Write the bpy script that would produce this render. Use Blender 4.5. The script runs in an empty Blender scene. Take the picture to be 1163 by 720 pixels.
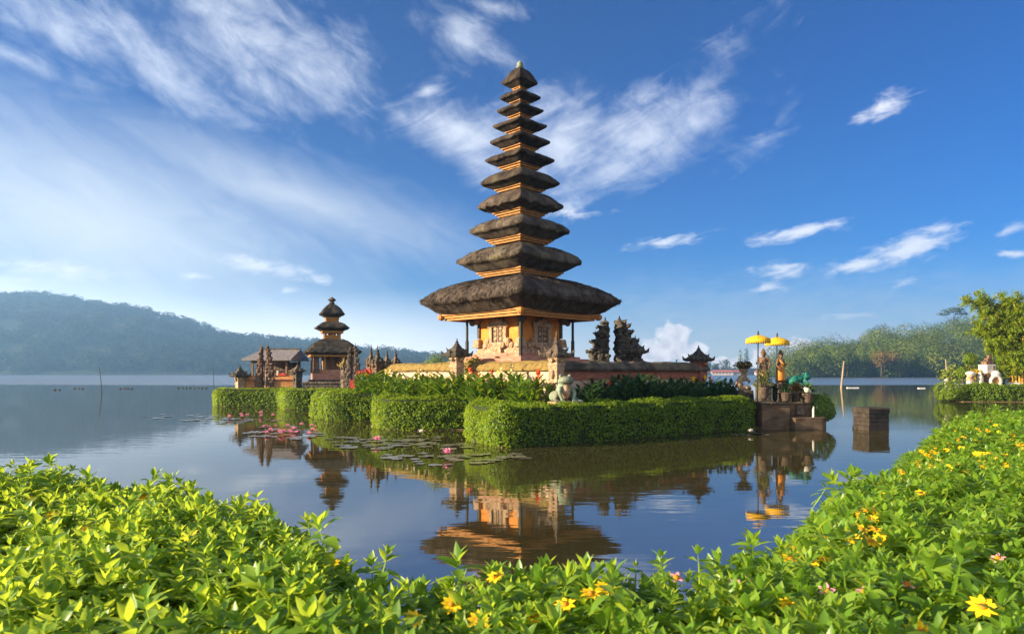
import bpy, bmesh, math, random
import numpy as np
from mathutils import Vector, Matrix

random.seed(7)
RNG = np.random.default_rng(11)
PI = math.pi
SC = bpy.context.scene
COL = SC.collection

# ------------------------------------------------------------------ camera, sky, sun, exposure
CAM_H = 2.2                       # eye height above the lake
F = 775.0                         # focal length in pixels of the 1163 px wide photograph
cam_data = bpy.data.cameras.new('camera')
cam = bpy.data.objects.new('camera', cam_data)
COL.objects.link(cam)
cam.location = (0, 0, CAM_H)
cam.rotation_euler = (PI / 2, 0, 0)
cam_data.sensor_width = 36.0
cam_data.lens = 36.0 * F / 1163.0
cam_data.shift_y = 64.0 / 1163.0
cam_data.clip_start = 0.05
cam_data.clip_end = 20000
cam_data.dof.use_dof = True
cam_data.dof.focus_distance = 16.0
cam_data.dof.aperture_fstop = 7.0
SC.camera = cam

SUN_EL = math.radians(16)
SUN_AZ = math.radians(-104)        # from straight ahead (+Y), negative to the left
sun_dir = Vector((math.sin(SUN_AZ) * math.cos(SUN_EL), math.cos(SUN_AZ) * math.cos(SUN_EL), math.sin(SUN_EL)))
sun_data = bpy.data.lights.new('sun', 'SUN')
sun_data.energy = 5.0
sun_data.angle = math.radians(0.55)
sun_data.color = (1.0, 0.81, 0.56)
sun = bpy.data.objects.new('sun', sun_data)
COL.objects.link(sun)
sun.rotation_euler = (-sun_dir).to_track_quat('-Z', 'Y').to_euler()

SC.view_settings.view_transform = 'Standard'
SC.view_settings.look = 'None'
SC.view_settings.exposure = 1.85
SC.view_settings.gamma = 1.0
SC.view_settings.use_curve_mapping = False
SC.cycles.use_denoising = True
SC.cycles.max_bounces = 6
SC.cycles.diffuse_bounces = 3
SC.cycles.glossy_bounces = 3
SC.cycles.transmission_bounces = 4
SC.cycles.volume_bounces = 0
SC.cycles.transparent_max_bounces = 6
SC.cycles.caustics_reflective = False
SC.cycles.caustics_refractive = False
SC.cycles.sample_clamp_indirect = 4.0

HZ = 424.0                        # the horizon's row in the photograph


def P(px, py, d):
    """A point seen at pixel (px, py) of the photograph and d metres ahead."""
    return Vector(((px - 581.5) * d / F, d, CAM_H + (HZ - py) * d / F))


def PX(px, d):
    return (px - 581.5) * d / F


def ZY(py, d):
    return CAM_H + (HZ - py) * d / F


# ---- the sky: Nishita plus clouds placed by compass direction and height
world = bpy.data.worlds.new('World')
SC.world = world
world.use_nodes = True
WT = world.node_tree
WT.nodes.clear()


def wn(t, **kw):
    n = WT.nodes.new(t)
    for k, v in kw.items():
        setattr(n, k, v)
    return n


def wl(a, b):
    WT.links.new(a, b)


def wmath(op, a, b=None, c=None, clamp=False):
    n = wn('ShaderNodeMath', operation=op)
    n.use_clamp = clamp
    for i, v in enumerate((a, b, c)):
        if v is None:
            continue
        if isinstance(v, (int, float)):
            n.inputs[i].default_value = v
        else:
            wl(v, n.inputs[i])
    return n.outputs[0]


w_out = wn('ShaderNodeOutputWorld')
w_bg = wn('ShaderNodeBackground')
w_bg.inputs['Strength'].default_value = 0.07
wl(w_bg.outputs[0], w_out.inputs['Surface'])
sky = wn('ShaderNodeTexSky', sky_type='NISHITA')
sky.sun_disc = False
sky.sun_elevation = SUN_EL
sky.sun_rotation = SUN_AZ % (2 * PI)
sky.altitude = 1200
sky.air_density = 1.0
sky.dust_density = 0.6
sky.ozone_density = 4.5
hs = wn('ShaderNodeHueSaturation')
hs.inputs['Hue'].default_value = 0.514
hs.inputs['Saturation'].default_value = 1.32
sdiv = wn('ShaderNodeMixRGB', blend_type='MULTIPLY')
sdiv.inputs[0].default_value = 1
sdiv.inputs[2].default_value = (.14, .14, .14, 1)
wl(sky.outputs[0], sdiv.inputs[1])
sgam = wn('ShaderNodeGamma')
sgam.inputs['Gamma'].default_value = 1.1
wl(sdiv.outputs[0], sgam.inputs['Color'])
smul = wn('ShaderNodeMixRGB', blend_type='MULTIPLY')
smul.inputs[0].default_value = 1
smul.inputs[2].default_value = (4.3, 4.3, 4.3, 1)
wl(sgam.outputs[0], smul.inputs[1])
wl(smul.outputs[0], hs.inputs['Color'])

tc = wn('ShaderNodeTexCoord')
sep = wn('ShaderNodeSeparateXYZ')
wl(tc.outputs['Generated'], sep.inputs[0])
az = wmath('ARCTAN2', sep.outputs[0], sep.outputs[1])
el = wmath('ARCSINE', sep.outputs[2])
ae = wn('ShaderNodeCombineXYZ')
wl(az, ae.inputs[0])
wl(el, ae.inputs[1])
AE = ae.outputs[0]


def azel(px, py):
    x, z = (px - 581.5) / F, (HZ - py) / F
    return math.atan(x), math.atan(z / math.sqrt(1 + x * x))


def cloud_noise(angle, sx, sy, scale, detail, rough, distortion, off):
    """Noise in direction space, stretched along a streak direction."""
    mp = wn('ShaderNodeMapping', vector_type='POINT')
    mp.inputs['Rotation'].default_value = (0, 0, angle)
    mp2 = wn('ShaderNodeMapping', vector_type='POINT')
    mp2.inputs['Scale'].default_value = (sx, sy, 1)
    mp2.inputs['Location'].default_value = off
    wl(AE, mp.inputs[0])
    wl(mp.outputs[0], mp2.inputs[0])
    nz = wn('ShaderNodeTexNoise')
    nz.inputs['Scale'].default_value = scale
    nz.inputs['Detail'].default_value = detail
    nz.inputs['Roughness'].default_value = rough
    nz.inputs['Distortion'].default_value = distortion
    wl(mp2.outputs[0], nz.inputs['Vector'])
    return nz.outputs['Fac']


def cloud_mask(blobs):
    """max over ellipses of weight * (1 - r), each (px, py, half width px, half height px, tilt degrees, weight)."""
    out = None
    for (px, py, hw, hh, tilt, wgt) in blobs:
        a, e = azel(px, py)
        k = math.cos(a) ** 2 / F
        mp = wn('ShaderNodeMapping', vector_type='TEXTURE')
        mp.inputs['Location'].default_value = (a, e, 0)
        mp.inputs['Rotation'].default_value = (0, 0, math.radians(tilt))
        mp.inputs['Scale'].default_value = (hw * k, hh * k * 1.05, 1)
        wl(AE, mp.inputs[0])
        ln = wn('ShaderNodeVectorMath', operation='LENGTH')
        wl(mp.outputs[0], ln.inputs[0])
        m = wmath('MULTIPLY', wmath('SUBTRACT', 1.0, ln.outputs['Value']), wgt)
        out = m if out is None else wmath('MAXIMUM', out, m)
    return out


def smooth(v, lo, hi, top):
    n = wn('ShaderNodeMapRange', interpolation_type='SMOOTHSTEP')
    n.inputs['From Min'].default_value = lo
    n.inputs['From Max'].default_value = hi
    n.inputs['To Min'].default_value = 0
    n.inputs['To Max'].default_value = top
    wl(v, n.inputs['Value'])
    return n.outputs[0]


def density(mask, noise, k, lo, hi, top):
    return smooth(wmath('ADD', mask, wmath('MULTIPLY', wmath('SUBTRACT', noise, 0.5), k)), lo, hi, top)


# wisps falling to the right (upper left of the photo)
n1 = cloud_noise(math.radians(26), 3.0, 7.5, 3.4, 8, 0.58, 1.3, (3.1, 1.7, 0.4))
m1 = cloud_mask([(60, 30, 150, 48, -22, 1.0), (170, 62, 150, 45, -20, 1.0), (290, 45, 140, 60, -8, 1.15), (350, 85, 100, 52, -8, 1.1),
                 (300, 100, 70, 36, -25, 0.9), (15, 62, 60, 16, -10, .7), (520, 42, 52, 26, -24, 1.0), (560, 62, 40, 16, -15, .8), (560, 8, 40, 8, -10, .7),
                 (225, 10, 90, 30, 0, .9)])
n5 = cloud_noise(0.5, 1.0, 1.5, 13.0, 7, 0.65, 0.35, (2.3, 4.2, 3.4))


def blend(na, nb, k):
    return wmath('ADD', wmath('MULTIPLY', na, 1 - k), wmath('MULTIPLY', nb, k))


d1 = density(m1, blend(n1, n5, .6), 3.7, -0.25, 1.9, 0.80)
# the fan behind the tower and the thin streaks to the right
n2 = cloud_noise(math.radians(-22), 2.6, 8.0, 3.6, 8, 0.58, 1.2, (7.3, 2.2, 1.4))
m2 = cloud_mask([(730, 155, 130, 50, 14, 1.25), (640, 160, 100, 52, -6, 1.2), (520, 150, 100, 34, -14, 1.2), (560, 190, 75, 30, -25, 1.0), (690, 195, 100, 26, 20, 1.0),
                 (790, 140, 70, 30, 8, 1.0), (485, 103, 24, 9, 22, 1.0), (830, 50, 60, 18, 25, .3), (865, 160, 48, 16, 28, .5)])
d2 = density(m2, blend(n2, n5, .5), 3.4, -0.15, 1.7, 0.80)
# small flat clouds low in the sky
n3 = cloud_noise(math.radians(-8), 5.0, 14.0, 6.0, 8, 0.62, 0.6, (1.3, 5.2, 2.4))
m3 = cloud_mask([(1000, 122, 42, 14, 14, 1.1), (990, 134, 34, 9, 10, 1.1), (905, 264, 68, 10, 7, 1.2), (1035, 280, 78, 20, 15, 1.35), (975, 302, 50, 12, 4, 1.2), (755, 275, 50, 8, 6, 1.0),
                 (890, 306, 34, 10, 2, 1.0), (870, 327, 26, 7, 0, .9), (1025, 321, 24, 7, 8, .9), (1145, 262, 26, 9, 15, .9), (1150, 288, 28, 7, -5, .9), (295, 303, 75, 13, -8, 1.2),
                 (270, 296, 48, 10, -4, 1.1), (225, 314, 22, 5, 0, 1.0), (325, 329, 18, 5, 0, .9), (362, 318, 24, 7, -4, .9), (60, 306, 115, 15, -1, 1.2), (20, 318, 70, 10, 0, 1.0),
                 (960, 358, 40, 4, 0, .7), (640, 240, 50, 10, 0, .5)])
d3 = density(m3, blend(n3, n5, .4), 4.2, -0.05, 1.45, 0.86)
# cumulus on the horizon to the right, its light and shade mixed into the colour by noise, and the long low banks
n4 = cloud_noise(0.3, 1.0, 1.0, 40.0, 5, 0.55, 0.2, (0.3, 0.2, 8.4))
m4 = cloud_mask([(765, 384, 26, 24, 0, 1.5), (752, 398, 34, 20, 0, 1.5), (782, 400, 26, 16, 0, 1.3), (725, 405, 30, 14, 0, 1.0), (905, 398, 26, 16, 0, 1.0), (870, 405, 26, 20, 0, 1.0),
                 (820, 412, 60, 12, 0, .9)])
d4 = density(m4, n4, 2.6, 0.20, 0.62, 0.90)
m5 = cloud_mask([(980, 386, 280, 34, 3, 1.0), (1180, 350, 240, 30, 5, .9), (760, 372, 120, 8, 2, .5), (850, 424, 640, 135, 0, 1.05)])
d5 = density(m5, n3, 0.6, 0.0, 1.1, 0.7)
# a thin bright veil to the left
m6 = cloud_mask([(110, 270, 480, 190, -10, 1.0), (-250, 340, 700, 170, 0, 1.5), (150, 430, 660, 170, 0, 1.5), (330, 225, 330, 60, -14, .7)])
d6 = density(m6, n1, 0.4, -0.1, 1.15, 0.93)


def over(base, fac, col):
    mx = wn('ShaderNodeMixRGB')
    wl(fac, mx.inputs[0])
    wl(base, mx.inputs[1])
    mx.inputs[2].default_value = (*col, 1)
    return mx.outputs[0]


# fill light: an unseen bright cloud added over the sky behind the camera
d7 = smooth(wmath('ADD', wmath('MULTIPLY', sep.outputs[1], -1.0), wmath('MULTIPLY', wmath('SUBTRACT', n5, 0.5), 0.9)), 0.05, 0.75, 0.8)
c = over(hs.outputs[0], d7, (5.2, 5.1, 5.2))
c = over(c, d6, (3.9, 4.1, 4.35))
m8 = cloud_mask([(-120, 410, 950, 170, 0, 1.6), (300, 425, 620, 110, 0, 1.2)])
d8 = smooth(m8, 0.0, 1.0, 0.9)
c = over(c, d8, (8.2, 8.2, 8.2))
c = over(c, d5, (3.5, 3.6, 3.85))
c = over(c, d1, (4.3, 4.55, 5.0))
c = over(c, d2, (4.4, 4.6, 5.0))
c = over(c, d3, (5.0, 5.0, 5.2))
sh4 = wn('ShaderNodeMixRGB')
n4b = cloud_noise(0.1, 1.0, 1.0, 60.0, 4, 0.6, 0.2, (0.31, 0.17, 8.4))
wl(smooth(blend(n4b, n4, .5), .36, .62, 1.0), sh4.inputs[0])
sh4.inputs[1].default_value = (4.3, 3.8, 4.0, 1)
sh4.inputs[2].default_value = (6.4, 6.0, 5.8, 1)
mx4 = wn('ShaderNodeMixRGB')
wl(d4, mx4.inputs[0])
wl(c, mx4.inputs[1])
wl(sh4.outputs[0], mx4.inputs[2])
c = mx4.outputs[0]
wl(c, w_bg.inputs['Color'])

# ------------------------------------------------------------------ helpers


def new_mesh(name, verts, faces):
    me = bpy.data.meshes.new(name)
    me.from_pydata([tuple(v) for v in verts], [], faces)
    me.update()
    return me


def np_mesh(name, V, groups):
    """V (n,3); groups: list of integer arrays (m,k) of faces with k corners."""
    me = bpy.data.meshes.new(name)
    me.vertices.add(len(V))
    me.vertices.foreach_set('co', np.ascontiguousarray(V, dtype=np.float32).ravel())
    loops = np.concatenate([g.ravel() for g in groups]).astype(np.int32)
    tot = np.concatenate([np.full(len(g), g.shape[1], dtype=np.int32) for g in groups])
    start = np.concatenate([[0], np.cumsum(tot)[:-1]]).astype(np.int32)
    me.loops.add(len(loops))
    me.loops.foreach_set('vertex_index', loops)
    me.polygons.add(len(tot))
    me.polygons.foreach_set('loop_start', start)
    me.polygons.foreach_set('loop_total', tot)
    me.update(calc_edges=True)
    me.validate()
    return me


def link(name, me, mats=None, parent=None, loc=None):
    o = bpy.data.objects.new(name, me)
    COL.objects.link(o)
    if mats is not None:
        for m in (mats if isinstance(mats, (list, tuple)) else [mats]):
            me.materials.append(m)
    if parent is not None:
        o.parent = parent
    if loc is not None:
        o.location = loc
    return o


def tag(o, label, cat, group=None, kind='thing'):
    o['label'] = label
    o['category'] = cat
    o['kind'] = kind
    if group:
        o['group'] = group
    return o


def thing(name, loc, label, cat, rz=0.0, group=None):
    o = bpy.data.objects.new(name, None)
    COL.objects.link(o)
    o.location = loc
    o.rotation_euler = (0, 0, rz)
    o.empty_display_size = 0.2
    return tag(o, label, cat, group)


def copy_tree(o, parent=None):
    c_ = o.copy()
    COL.objects.link(c_)
    if parent is not None:
        c_.parent = parent
        c_.matrix_parent_inverse = o.matrix_parent_inverse.copy()
    for ch in list(o.children):
        copy_tree(ch, c_)
    return c_


class MB:
    """Collects simple solids and builds ONE mesh object from them."""

    def __init__(s):
        s.v, s.f = [], []

    def add(s, verts, faces):
        b = len(s.v)
        s.v += [Vector(p) for p in verts]
        s.f += [tuple(b + i for i in q) for q in faces]
        return s

    def frustum(s, x, y, z0, z1, w0, d0, w1=None, d1=None, rz=0.0, dx=0.0, dy=0.0):
        w1 = w0 if w1 is None else w1
        d1 = d0 if d1 is None else d1
        vs = []
        for (z, w, d, ox, oy) in ((z0, w0, d0, 0, 0), (z1, w1, d1, dx, dy)):
            for sx, sy in ((-1, -1), (1, -1), (1, 1), (-1, 1)):
                px_, py_ = sx * w / 2, sy * d / 2
                vs.append((x + ox + px_ * math.cos(rz) - py_ * math.sin(rz), y + oy + px_ * math.sin(rz) + py_ * math.cos(rz), z))
        return s.add(vs, [(3, 2, 1, 0), (4, 5, 6, 7), (0, 1, 5, 4), (1, 2, 6, 5), (2, 3, 7, 6), (3, 0, 4, 7)])

    def box(s, x0, x1, y0, y1, z0, z1):
        return s.frustum((x0 + x1) / 2, (y0 + y1) / 2, z0, z1, x1 - x0, y1 - y0)

    def lathe(s, prof, x=0, y=0, seg=12, squash=1.0):
        vs, fs = [], []
        n = len(prof)
        for (r, z) in prof:
            for i in range(seg):
                a = 2 * PI * i / seg
                vs.append((x + r * math.cos(a), y + r * squash * math.sin(a), z))
        for j in range(n - 1):
            for i in range(seg):
                k = (i + 1) % seg
                fs.append((j * seg + i, j * seg + k, (j + 1) * seg + k, (j + 1) * seg + i))
        fs.append(tuple(reversed(range(seg))))
        fs.append(tuple((n - 1) * seg + i for i in range(seg)))
        return s.add(vs, fs)

    def tube(s, pts, radii, seg=8):
        pts = [Vector(p) for p in pts]
        vs, fs = [], []
        n = len(pts)
        ref = Vector((0.31, 0.87, 0.38))
        for i, p in enumerate(pts):
            t = (pts[min(i + 1, n - 1)] - pts[max(i - 1, 0)]).normalized()
            u = t.cross(ref)
            if u.length < 1e-3:
                u = t.cross(Vector((1, 0, 0)))
            u.normalize()
            w = t.cross(u)
            for k in range(seg):
                a = 2 * PI * k / seg
                vs.append(p + (u * math.cos(a) + w * math.sin(a)) * radii[i])
        for j in range(n - 1):
            for i in range(seg):
                k = (i + 1) % seg
                fs.append((j * seg + i, j * seg + k, (j + 1) * seg + k, (j + 1) * seg + i))
        fs.append(tuple(reversed(range(seg))))
        fs.append(tuple((n - 1) * seg + i for i in range(seg)))
        return s.add(vs, fs)

    def ball(s, c_, r, seg=12, rings=8, rot=None):
        c_ = Vector(c_)
        r = Vector((r, r, r)) if isinstance(r, (int, float)) else Vector(r)
        vs, fs = [], []
        R = rot.to_matrix() if rot is not None else Matrix.Identity(3)
        for j in range(rings + 1):
            th = PI * (0.02 + 0.96 * j / rings)
            for i in range(seg):
                a = 2 * PI * i / seg
                vs.append(c_ + R @ Vector((r.x * math.sin(th) * math.cos(a), r.y * math.sin(th) * math.sin(a), -r.z * math.cos(th))))
        for j in range(rings):
            for i in range(seg):
                k = (i + 1) % seg
                fs.append((j * seg + i, j * seg + k, (j + 1) * seg + k, (j + 1) * seg + i))
        fs.append(tuple(reversed(range(seg))))
        fs.append(tuple(rings * seg + i for i in range(seg)))
        return s.add(vs, fs)

    def prism(s, poly, z0, z1, top_inset=None):
        n = len(poly)
        top = top_inset if top_inset is not None else poly
        vs = [(p[0], p[1], z0) for p in poly] + [(p[0], p[1], z1) for p in top]
        fs = [tuple(reversed(range(n))), tuple(range(n, 2 * n))]
        for i in range(n):
            k = (i + 1) % n
            fs.append((i, k, n + k, n + i))
        return s.add(vs, fs)

    def build(s, name, m, parent=None, smooth=False, bevel=0.0, loc=None, remesh=0.0, iters=4):
        me = new_mesh(name, s.v, s.f)
        if smooth or remesh:
            for p in me.polygons:
                p.use_smooth = True
        o = link(name, me, m, parent, loc)
        if remesh:
            md = o.modifiers.new('voxel', 'REMESH')
            md.mode = 'VOXEL'
            md.voxel_size = remesh
            md.use_smooth_shade = True
            ms = o.modifiers.new('smooth', 'SMOOTH')
            ms.iterations = iters
            ms.factor = 0.5
        if bevel:
            md = o.modifiers.new('bevel', 'BEVEL')
            md.width = bevel
            md.segments = 2
            md.limit_method = 'ANGLE'
            md.angle_limit = math.radians(40)
        return o


# ------------------------------------------------------------------ materials


def ramp_to(nt, fac, cols):
    r = nt.nodes.new('ShaderNodeValToRGB')
    el_ = r.color_ramp.elements
    while len(el_) < len(cols):
        el_.new(0.5)
    for i, (p, c_) in enumerate(cols):
        el_[i].position = p
        el_[i].color = (*c_, 1)
    nt.links.new(fac, r.inputs[0])
    return r.outputs[0]


def mat(name, cols, scale=3.0, stretch=(1, 1, 1), rough=0.75, bump=0.3, bscale=None, bstretch=None, detail=6, metallic=0.0, spec=0.3, distort=0.3, carve=0.0, cscale=9.0, bdist=0.02, strands=0.0):
    m = bpy.data.materials.new(name)
    m.use_nodes = True
    nt = m.node_tree
    b = nt.nodes['Principled BSDF']
    b.inputs['Roughness'].default_value = rough
    b.inputs['Metallic'].default_value = metallic
    b.inputs['Specular IOR Level'].default_value = spec
    t = nt.nodes.new('ShaderNodeTexCoord')

    def noise(sc, st, det):
        mp = nt.nodes.new('ShaderNodeMapping')
        mp.inputs['Scale'].default_value = st
        nt.links.new(t.outputs['Object'], mp.inputs[0])
        n = nt.nodes.new('ShaderNodeTexNoise')
        n.inputs['Scale'].default_value = sc
        n.inputs['Detail'].default_value = det
        n.inputs['Roughness'].default_value = 0.65
        n.inputs['Distortion'].default_value = distort
        nt.links.new(mp.outputs[0], n.inputs['Vector'])
        return n.outputs['Fac'], mp.outputs[0]
    f1, v1 = noise(scale, stretch, detail)
    n = len(cols)
    if n == 1:
        col = None
        b.inputs['Base Color'].default_value = (*cols[0], 1)
    else:
        stops = [(0.32 + 0.36 * i / (n - 1), c_) for i, c_ in enumerate(cols)]
        col = ramp_to(nt, f1, stops)
        if strands:
            gi_ = nt.nodes.new('ShaderNodeNewGeometry')
            mr_ = nt.nodes.new('ShaderNodeMapRange')
            mr_.inputs['To Min'].default_value = 1 - strands
            mr_.inputs['To Max'].default_value = 1 + strands * 1.3
            nt.links.new(gi_.outputs['Random Per Island'], mr_.inputs['Value'])
            ml_ = nt.nodes.new('ShaderNodeVectorMath')
            ml_.operation = 'SCALE'
            nt.links.new(col, ml_.inputs[0])
            nt.links.new(mr_.outputs[0], ml_.inputs['Scale'])
            col = ml_.outputs[0]
        nt.links.new(col, b.inputs['Base Color'])
    h = None
    if bump:
        f2, _ = noise(bscale or scale * 4, bstretch or stretch, 5)
        h = f2
    if carve:
        vo = nt.nodes.new('ShaderNodeTexVoronoi')
        vo.feature = 'SMOOTH_F1'
        vo.inputs['Scale'].default_value = cscale
        nt.links.new(t.outputs['Object'], vo.inputs['Vector'])
        ad = nt.nodes.new('ShaderNodeMath')
        ad.operation = 'MULTIPLY_ADD'
        nt.links.new(vo.outputs['Distance'], ad.inputs[0])
        ad.inputs[1].default_value = carve
        if h is not None:
            nt.links.new(h, ad.inputs[2])
        h = ad.outputs[0]
    if h is not None:
        bp = nt.nodes.new('ShaderNodeBump')
        bp.inputs['Strength'].default_value = min(1.0, bump if bump else 0.6)
        bp.inputs['Distance'].default_value = bdist
        nt.links.new(h, bp.inputs['Height'])
        nt.links.new(bp.outputs[0], b.inputs['Normal'])
    return m


def leaf_mat(name, cols, trans_col, trans=0.4, rough=0.45, spec=0.35, patch=0.0, pscale=0.6):
    """Leaves that differ one by one and let the sun through."""
    m = bpy.data.materials.new(name)
    m.use_nodes = True
    nt = m.node_tree
    b = nt.nodes['Principled BSDF']
    out = nt.nodes['Material Output']
    b.inputs['Roughness'].default_value = rough
    b.inputs['Specular IOR Level'].default_value = spec
    g = nt.nodes.new('ShaderNodeNewGeometry')
    fac = g.outputs['Random Per Island']
    if patch:
        t = nt.nodes.new('ShaderNodeTexCoord')
        n = nt.nodes.new('ShaderNodeTexNoise')
        n.inputs['Scale'].default_value = pscale
        n.inputs['Detail'].default_value = 3
        nt.links.new(t.outputs['Object'], n.inputs['Vector'])
        mx = nt.nodes.new('ShaderNodeMapRange')
        mx.inputs['From Min'].default_value = 0.3
        mx.inputs['From Max'].default_value = 0.7
        nt.links.new(n.outputs['Fac'], mx.inputs['Value'])
        mm = nt.nodes.new('ShaderNodeMix')
        mm.inputs[0].default_value = patch
        nt.links.new(fac, mm.inputs[2])
        nt.links.new(mx.outputs[0], mm.inputs[3])
        fac = mm.outputs[0]
    k = len(cols)
    stops = [(0.05 + 0.9 * i / max(1, k - 1), c_) for i, c_ in enumerate(cols)]
    col = ramp_to(nt, fac, stops)
    nt.links.new(col, b.inputs['Base Color'])
    tr = nt.nodes.new('ShaderNodeBsdfTranslucent')
    tm = nt.nodes.new('ShaderNodeMixRGB')
    tm.blend_type = 'MIX'
    tm.inputs[0].default_value = 0.6
    nt.links.new(col, tm.inputs[1])
    tm.inputs[2].default_value = (*trans_col, 1)
    nt.links.new(tm.outputs[0], tr.inputs['Color'])
    ms = nt.nodes.new('ShaderNodeMixShader')
    ms.inputs[0].default_value = trans
    nt.links.new(b.outputs[0], ms.inputs[1])
    nt.links.new(tr.outputs[0], ms.inputs[2])
    nt.links.new(ms.outputs[0], out.inputs['Surface'])
    return m


M = {}
M['thatch'] = mat('black_palm_thatch', [(.030, .022, .017), (.082, .062, .047), (.15, .118, .092)], scale=2.2, stretch=(1, 1, .6), rough=.95, bump=1.0, bscale=16, bstretch=(2.2, 2.2, .35), spec=.12, bdist=.06, strands=.36)
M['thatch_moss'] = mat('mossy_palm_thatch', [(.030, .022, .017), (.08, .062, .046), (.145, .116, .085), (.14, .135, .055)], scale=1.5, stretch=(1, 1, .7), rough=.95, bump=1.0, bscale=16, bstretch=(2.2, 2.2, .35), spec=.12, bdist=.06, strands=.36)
M['thatch_grey'] = mat('grey_palm_thatch', [(.045, .036, .028), (.10, .085, .065), (.17, .145, .115)], scale=3, rough=.95, bump=1.0, bscale=20, bstretch=(2, 2, .4), spec=.12, bdist=.05, strands=.36)
M['gold_wood'] = mat('gilded_eave_wood', [(.26, .10, .018), (.46, .20, .042), (.58, .29, .075)], scale=5, stretch=(1, 1, 4), rough=.6, bump=.7, bscale=18, carve=.8, cscale=14)
M['orange_wall'] = mat('orange_plaster', [(.46, .155, .022), (.60, .215, .03), (.64, .28, .06)], scale=2.5, rough=.85, bump=.25, bscale=30)
M['carved_stone'] = mat('carved_grey_pink_stone', [(.24, .14, .08), (.44, .29, .17), (.58, .43, .28)], scale=6, rough=.9, bump=1.0, bscale=22, carve=1.4, cscale=13, bdist=.05)
M['dark_carving'] = mat('dark_carved_door', [(.05, .038, .03), (.14, .10, .07), (.30, .22, .14)], scale=9, rough=.8, bump=1.0, bscale=25, carve=1.5, cscale=18, bdist=.04)
M['pink_base'] = mat('pink_brick_base', [(.30, .12, .075), (.42, .19, .12), (.50, .30, .22)], scale=3, stretch=(1, 1, 3), rough=.9, bump=.5, bscale=24)
M['dark_stone'] = mat('weathered_dark_stone', [(.018, .016, .014), (.055, .046, .036), (.11, .092, .065), (.10, .10, .04)], scale=4, rough=.95, bump=1.0, bscale=16, carve=1.2, cscale=11, bdist=.05)
M['wet_stone'] = mat('dark_wet_stone', [(.016, .013, .010), (.04, .031, .023), (.07, .056, .04)], scale=5, rough=.9, bump=1.0, bscale=14, bdist=.03)
M['brown_stone'] = mat('weathered_brown_stone', [(.05, .036, .026), (.13, .095, .065), (.23, .17, .12)], scale=4, rough=.95, bump=1.0, bscale=16, carve=1.2, cscale=9, bdist=.05)
M['gate_brick'] = mat('brick_and_stone_gate', [(.06, .038, .026), (.15, .088, .055), (.25, .16, .10)], scale=5, stretch=(1, 1, 2.5), rough=.92, bump=1.0, bscale=16, carve=1.2, cscale=10, bdist=.05)
M['plaster'] = mat('whitewashed_wall', [(.38, .24, .16), (.54, .38, .27), (.62, .48, .36)], scale=1.6, rough=.85, bump=.3, bscale=20)
M['brick_band'] = mat('red_brick_band', [(.17, .055, .032), (.30, .105, .06), (.38, .17, .11)], scale=4, stretch=(1, 1, 4), rough=.9, bump=.5, bscale=20)
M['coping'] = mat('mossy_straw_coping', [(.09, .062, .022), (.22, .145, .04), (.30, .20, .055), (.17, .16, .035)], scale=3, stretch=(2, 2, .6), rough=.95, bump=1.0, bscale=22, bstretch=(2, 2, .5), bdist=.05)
M['column'] = mat('dark_painted_post', [(.020, .026, .020), (.045, .05, .036)], scale=6, rough=.6, bump=.3)
M['orange_brick'] = mat('orange_brick_wall', [(.30, .105, .035), (.44, .19, .06), (.52, .30, .13)], scale=4, stretch=(1, 1, 3), rough=.9, bump=.6, bscale=20)
M['wood'] = mat('weathered_wood', [(.10, .06, .03), (.20, .12, .06), (.30, .19, .10)], scale=4, stretch=(1, 1, .2), rough=.8, bump=.5)
M['slate_roof'] = mat('grey_tin_roof', [(.10, .09, .09), (.20, .18, .18), (.30, .27, .26)], scale=3, stretch=(6, .6, 1), rough=.7, bump=.6)
M['pole_wood'] = mat('bare_bamboo_pole', [(.22, .16, .10), (.38, .30, .20)], scale=4, stretch=(1, 1, .3), rough=.8, bump=.3)
M['yellow_cloth'] = mat('yellow_parasol_cloth', [(.58, .29, .008), (.70, .39, .01), (.74, .46, .03)], scale=5, rough=.7, bump=.3, bscale=30)
M['orange_cloth'] = mat('orange_statue_cloth', [(.42, .13, .02), (.62, .23, .03), (.70, .32, .06)], scale=7, stretch=(1, 1, .3), rough=.8, bump=.8, bscale=14, bstretch=(2, 2, .3))
M['red_cloth'] = mat('red_cloth', [(.40, .03, .02), (.58, .06, .03)], scale=7, rough=.8, bump=.4)
M['frog_stone'] = mat('green_painted_stone_frog', [(.12, .09, .06), (.19, .19, .12), (.18, .26, .18), (.27, .29, .20)], scale=3.2, rough=.6, bump=.5, bscale=14)
M['frog_belly'] = mat('orange_brown_frog_belly', [(.26, .14, .07), (.40, .24, .13), (.5, .4, .28)], scale=5, rough=.7, bump=.5, bscale=14)
M['teal_frog'] = mat('teal_painted_frog', [(.010, .08, .055), (.02, .16, .11), (.05, .22, .15)], scale=4, rough=.45, bump=.4, bscale=12)
M['statue'] = mat('brown_guardian_stone', [(.06, .035, .022), (.17, .095, .055), (.30, .18, .11)], scale=7, rough=.85, bump=1.0, bscale=20, carve=1.0, cscale=16, bdist=.04)
M['pale_stone'] = mat('pale_cream_statue_stone', [(.34, .29, .22), (.58, .52, .43), (.72, .66, .56)], scale=4, rough=.8, bump=.7, bscale=14)
M['terracotta'] = mat('dark_clay_pot', [(.035, .025, .018), (.09, .06, .04), (.13, .10, .06)], scale=5, rough=.85, bump=.4)
M['terrace'] = mat('stained_terrace_stone', [(.05, .032, .018), (.12, .075, .042), (.20, .135, .08)], scale=1.6, stretch=(1, 1, 2), rough=.85, bump=.7, bscale=12, bdist=.03)
M['soil'] = mat('wet_bank_soil', [(.03, .024, .012), (.07, .05, .024), (.10, .085, .03)], scale=2, rough=.95, bump=.8, bscale=9)
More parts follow.
